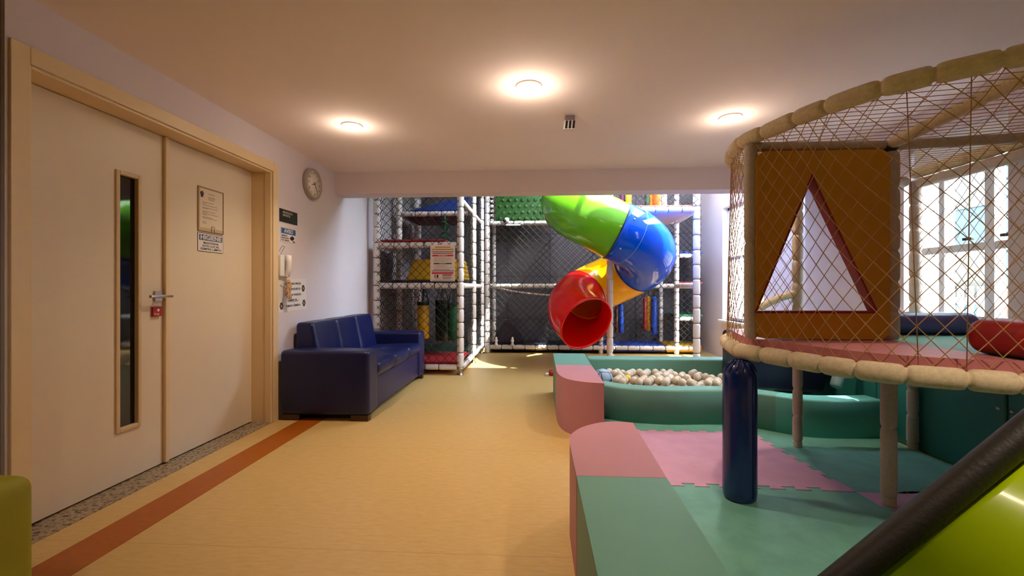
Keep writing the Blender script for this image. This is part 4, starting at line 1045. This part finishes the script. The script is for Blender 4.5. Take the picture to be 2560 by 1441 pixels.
# mustard panel with triangular hole
def panel():
    y0, y1 = 2.345, 2.405
    X0, X1, Z0, Z1, rc = 1.135, 1.795, 0.868, 1.838, 0.05
    out = []
    for cx_, cz_, a0 in ((X1 - rc, Z1 - rc, 0), (X0 + rc, Z1 - rc, 90), (X0 + rc, Z0 + rc, 180), (X1 - rc, Z0 + rc, 270)):
        for k in range(6):
            a = math.radians(a0 + 18 * k); out.append((cx_ + rc * math.cos(a), cz_ + rc * math.sin(a)))
    tri = [(1.140, 1.012), (1.726, 1.012), (1.414, 1.695)]
    bm = bmesh.new()
    fo = [bm.verts.new((x, y0, z)) for x, z in out]; fi = [bm.verts.new((x, y0, z)) for x, z in tri]
    eo = [bm.edges.new((fo[i], fo[(i + 1) % len(fo)])) for i in range(len(fo))]; ei = [bm.edges.new((fi[i], fi[(i + 1) % 3])) for i in range(3)]
    bmesh.ops.triangle_fill(bm, use_beauty=True, edges=eo + ei)
    r = bmesh.ops.extrude_face_region(bm, geom=bm.faces[:])
    for v in [g for g in r['geom'] if isinstance(g, bmesh.types.BMVert)]: v.co.y = y1
    bmesh.ops.recalc_face_normals(bm, faces=bm.faces[:])
    for f in bm.faces:
        c = f.calc_center_median()
        if abs(f.normal.y) < 0.3 and abs(c.x - 1.43) < 0.31 and 1.005 < c.z < 1.70 and not (c.x < 1.139) and not (c.x > 1.79): f.material_index = 1
    me = bpy.data.meshes.new('window_panel'); bm.to_mesh(me); bm.free()
    me.materials.append(M_mustard); me.materials.append(M_crimson)
    o = bpy.data.objects.new('window_panel', me); COL.objects.link(o); o.parent = cg; o.location = OFF
    # thin crimson edging round the hole
    b = MB(); T = [Vector((x, y0 - 0.001, z)) for x, z in tri]; G = Vector((1.427, y0 - 0.001, 1.24)); Q = [G + (p - G) * 1.055 for p in T]
    for i in range(3):
        j = (i + 1) % 3
        q = [T[i], T[j], Q[j], Q[i]]; vs = q + [v + Vector((0, 0.004, 0)) for v in q]
        b.add(vs, [(0, 1, 2, 3), (7, 6, 5, 4), (0, 4, 5, 1), (2, 6, 7, 3)])
    b.build('hole_edging', M_crimson, o)
panel()
# curved side net
def side_net(P0, P1, pitch, name, m, r=0.0018, rise=0.84):
    n = len(P0); L = [0.0]
    for a, c in zip(P0, P0[1:]): L.append(L[-1] + (c - a).length)
    tot = L[-1]
    def at(s, t):
        s = max(0, min(tot, s))
        for i in range(n - 1):
            if s <= L[i + 1] + 1e-9:
                k = (s - L[i]) / max(1e-9, L[i + 1] - L[i]); a = P0[i].lerp(P0[i + 1], k); c = P1[i].lerp(P1[i + 1], k)
                return a.lerp(c, t)
        return P0[-1].lerp(P1[-1], t)
    b = MB(); rr = random.Random(9)
    for sg in (1, -1):
        s = -rise
        while s < tot + rise:
            pts = []
            for k in range(27):
                t = k / 26; q = s + sg * rise * t
                if 0 <= q <= tot: pts.append(at(q, t))
            if len(pts) > 1: b.rings(pts, r, 4, caps=False, smooth=False)
            s += pitch
    return cpart(b, name, m)
fl = [Vector((v.x, v.y, ZL + 0.04)) for v in LP]; ft = [Vector((v.x, v.y, ZT - 0.03)) for v in TP]
side_net(fl, ft, 0.076, 'side_net', M_string, rise=0.80)
# vertical lacing cords
b = MB()
for i in (86, 98, 116): b.tube([fl[i], ft[i]], 0.0019, 5)
cpart(b, 'lacing_cord', M_string)
# roof net
poly = [(v.x, v.y) for v in TP] + [(1.86, 3.22)]
def clip_lines(poly, d, pitch):
    d = Vector(d).normalized(); nn = Vector((-d.y, d.x)); out = []
    ks = [Vector(p).dot(nn) for p in poly]; c = min(ks) + pitch / 2
    while c < max(ks):
        xs = []
        for i in range(len(poly)):
            p = Vector(poly[i]); q = Vector(poly[(i + 1) % len(poly)]); a = p.dot(nn) - c; e = q.dot(nn) - c
            if a * e < 0: k = a / (a - e); xs.append(p.lerp(q, k).dot(d))
        xs.sort()
        for s0, s1 in zip(xs[::2], xs[1::2]): out.append((d * s0 + nn * c, d * s1 + nn * c))
        c += pitch
    return out
b = MB()
for d, p in (((1, -0.25), 0.052), ((0.5, 1), 0.16)):
    for p0, p1 in clip_lines(poly, d, p):
        b.tube([(p0.x, p0.y, ZT - 0.015), ((p0.x + p1.x) / 2, (p0.y + p1.y) / 2, ZT - 0.03), (p1.x, p1.y, ZT - 0.015)], 0.0016, 4, 0, False)
cpart(b, 'roof_net', M_string)

# cushions on the platform
b = MB(); b.soft((1.795, 1.70, 0.8585), (2.12, 1.975, 1.005), 0.06, n=4); tag(b.build('red_cushion', M_redvinyl), 'red rounded cushion on the cage floor beside the front spoke', 'cushion')
b = MB(); b.soft((1.93, 2.66, 0.8585), (2.56, 2.90, 0.985), 0.055, n=4); tag(b.build('purple_cushion', M_purple), 'purple rounded cushion on the teal cage floor by the window', 'cushion')

# navy padded column under the cage
co = thing('padded_column', 'navy vinyl padded column under the cage rim', 'column pad', (1.075, 2.40, 0.016))
b = MB(); b.lathe([(0.0001, 0), (0.072, 0.0), (0.080, 0.012), (0.084, 0.05), (0.083, 0.3), (0.084, 0.55), (0.083, 0.64), (0.078, 0.675), (0.062, 0.705), (0.040, 0.724), (0.0001, 0.728)], (0, 0, 0), 40); b.build('sleeve', M_navy, co)
b = MB(); b.tube([(0.035, -0.0775, 0.03), (0.035, -0.0775, 0.3), (0.035, -0.0775, 0.66)], 0.003, 6); b.build('seam', M_navydk, co)
b = MB()
for k in range(14):
    a = 2 * PI * k / 14; b.tube([(0.079 * math.cos(a), 0.079 * math.sin(a), 0.672), (0.062 * math.cos(a + 0.1), 0.062 * math.sin(a + 0.1), 0.708), (0.035 * math.cos(a + 0.15), 0.035 * math.sin(a + 0.15), 0.729)], 0.005, 5)
b.build('gathered_top', M_navy, co)

# ------------------------------------------------------------------ lime slide in the foreground with black padded rail
ls = thing('lime_slide', 'glossy lime green slide with black padded rail in the near right corner', 'slide', (0.9, 0.8, 0))
ra = Vector((0.677, 1.0, 0.501)); rb = Vector((1.039, 1.0, 0.819)); dr = (rb - ra).normalized()
P0 = ra - dr * 0.17; P1 = rb + dr * 0.75
side = Vector((0.30, -1.0, 0.0)).normalized() * 0.52
nrm = dr.cross(side).normalized(); nrm = nrm if nrm.z > 0 else -nrm
def lpart(b, name, m): o = b.build(name, m, ls); o.location = (-0.9, -0.8, 0); return o
b = MB(); N = 14; vs = []; fs = []
for i in range(2):
    p = (P0, P1)[i]
    for k in range(N + 1):
        t = k / N; sag = -0.05 * math.sin(PI * t)
        vs.append(p + side * t + nrm * (sag - 0.02))
for k in range(N): fs.append((k, k + 1, N + 1 + k + 1, N + 1 + k))
b.add(vs, fs, 0, True); o = lpart(b, 'chute', M_limegloss); s_ = o.modifiers.new('t', 'SOLIDIFY'); s_.thickness = 0.015
b = MB(); b.rings([P0 + (P1 - P0) * k / 10 for k in range(11)], 0.031, 16); lpart(b, 'padded_rail', M_blackpad)
b = MB(); b.rings([P0 + side + (P1 - P0) * k / 10 for k in range(11)], 0.031, 16); lpart(b, 'padded_rail', M_blackpad)
for p in (P1 - dr * 0.06, P1 - dr * 0.06 + side, P0 + dr * 0.04, P0 + dr * 0.04 + side): 
    b = MB(); b.lathe([(0.0001, 0.0155), (0.03, 0.0155), (0.025, 0.026), (0.025, p.z)], (p.x, p.y, 0.0), 12); lpart(b, 'leg', M_steel)

# ------------------------------------------------------------------ windows
def window(n, x, y0, y1, z0, z1, mulls, trans, label, blind=None):
    w = bpy.data.objects.new('window_%d' % n, None); COL.objects.link(w); w.location = (x + 0.12, (y0 + y1) / 2, z0); struct(w); w['label'] = label
    fy = lambda y: y - (y0 + y1) / 2
    b = MB()
    f = 0.045
    for (a, c, d, e) in ((y0, y1, z0, z0 + f), (y0, y1, z1 - f, z1), (y0, y0 + f, z0, z1), (y1 - f, y1, z0, z1)): b.box((-0.03, fy(a), d - z0), (0.03, fy(c), e - z0))
    for (m_, hw) in mulls: b.box((-0.035, fy(m_ - hw), 0), (0.035, fy(m_ + hw), z1 - z0))
    for (t_, hw) in trans: b.box((-0.03, fy(y0), t_ - hw - z0), (0.03, fy(y1), t_ + hw - z0))
    b.build('window_frame', M_winframe, w)
    b = MB(); b.box((-0.004, fy(y0 + f), f), (0.004, fy(y1 - f), z1 - z0 - f)); b.build('pane', M_glass, w)
    if blind:
        b = MB(); b.box((-0.06, fy(y0 + 0.02), blind - z0), (-0.05, fy(y1 - 0.02), z1 - z0)); b.build('blind', M_blind, w)
    b = MB(); b.box((-0.19, fy(y0 - 0.02), -0.03), (0.10, fy(y1 + 0.02), 0.0)); b.build('window_sill', M_winframe, w)
    return w
w1 = window(1, XR, 2.76, 3.50, 0.90, 2.20, [(2.955, 0.030), (3.285, 0.02)], [(1.40, 0.025), (1.92, 0.02)], 'white casement window behind the round cage', 1.97)
for yy in (3.08, 2.84):
    b = MB(); b.soft((-0.06, yy - 3.13 - 0.03, 0.545), (-0.035, yy - 3.13 + 0.03, 0.565), 0.004, n=1); b.build('latch', M_black, w1)
window(2, XB, 6.0, 7.3, 0.62, 2.42, [(6.65, 0.025)], [(1.6, 0.025)], 'bright window on the right wall of the back bay')
sky_w = bpy.data.objects.new('window_4', None); COL.objects.link(sky_w); sky_w.location = (1.7, 6.15, ZB + 0.15); struct(sky_w); sky_w['label'] = 'added skylight brightening the back bay, out of view'  # unseen skylight, added to bring more daylight into the back bay
b = MB()
for k in range(4): b.box((-1.325 + k * 0.867, -1.13, -0.02), (-1.275 + k * 0.867, 1.13, 0.05))
for y in (-1.13, 1.08): b.box((-1.33, y, -0.02), (1.33, y + 0.05, 0.05))
b.build('window_frame', M_winframe, sky_w)
b = MB(); b.box((-1.3, -1.1, 0.005), (1.3, 1.1, 0.012)); b.build('pane', M_glass, sky_w)
window(3, XB, 5.0, 7.8, 2.90, 3.60, [(6.4, 0.025)], [], 'high window of the back bay')

# ------------------------------------------------------------------ outside
b = MB(); b.box((3.3, -12, -0.15), (30, 25, -0.05)); b.box((-30, -25, -0.15), (30, -12, -0.05)); b.box((-30, -12, -0.15), (3.3, -3.2, -0.05)); struct(b.build('ground', M_pave))
fn = thing('picket_fence', 'white picket fence outside the casement window', 'fence', (4.9, 4.3, -0.05))
b = MB(); b.box((-0.03, -4, 0.25), (0.0, 4, 0.32)); b.box((-0.03, -4, 1.0), (0.0, 4, 1.07)); b.build('rail', M_winframe, fn)
b = MB()
for k in range(70): b.box((0.0, -4 + k * 0.115, 0.0), (0.02, -4 + k * 0.115 + 0.06, 1.2))
b.build('pickets', M_winframe, fn)
b = MB(); rr = random.Random(2)
for k in range(26): b.sphere((7.7 + rr.uniform(-0.3, 0.3), -3 + k * 0.42, 0.55 + rr.uniform(0, 0.25)), 0.55 + rr.uniform(-0.1, 0.15), 12)
tag(b.build('hedge', M_hedge), 'green hedge behind the white picket fence outside', 'hedge')
tr = thing('tree', 'leaning tree outside the casement window', 'tree', (5.75, 5.75, -0.05))
b = MB(); b.rings(spline([(0, 0, 0), (0.1, -0.15, 1.2), (0.3, -0.5, 2.2), (0.4, -0.9, 3.4)], 5), 0.17, 10); b.build('trunk', M_trunk, tr)
b = MB()
for k in range(14): b.sphere((0.4 + rr.uniform(-0.9, 0.9), -0.9 + rr.uniform(-1.0, 1.0), 3.3 + rr.uniform(-0.3, 1.0)), 0.5, 10)
b.build('crown', M_hedge, tr)
hs = thing('house', 'blue grey house outside beyond the hedge', 'house', (12, 11, -0.05))
b = MB(); b.box((0, -10, 0), (4, 10, 7.5)); b.build('walls', M_house, hs)
for k in range(9):
    for z in (0.9, 3.4, 5.6):
        b = MB(); b.box((-0.04, -9.2 + 2.1 * k, z), (0.03, -8.2 + 2.1 * k, z + 1.3)); b.build('house_window', M_glassd, hs)
b = MB()
b = MB(); b.add([(-0.4, -10.4, 7.5), (4.4, -10.4, 7.5), (2, -10.4, 9.3), (-0.4, 10.4, 7.5), (4.4, 10.4, 7.5), (2, 10.4, 9.3)], [(0, 1, 2), (5, 4, 3), (0, 3, 4, 1), (1, 4, 5, 2), (2, 5, 3, 0)]); b.build('roof', M_roof, hs)
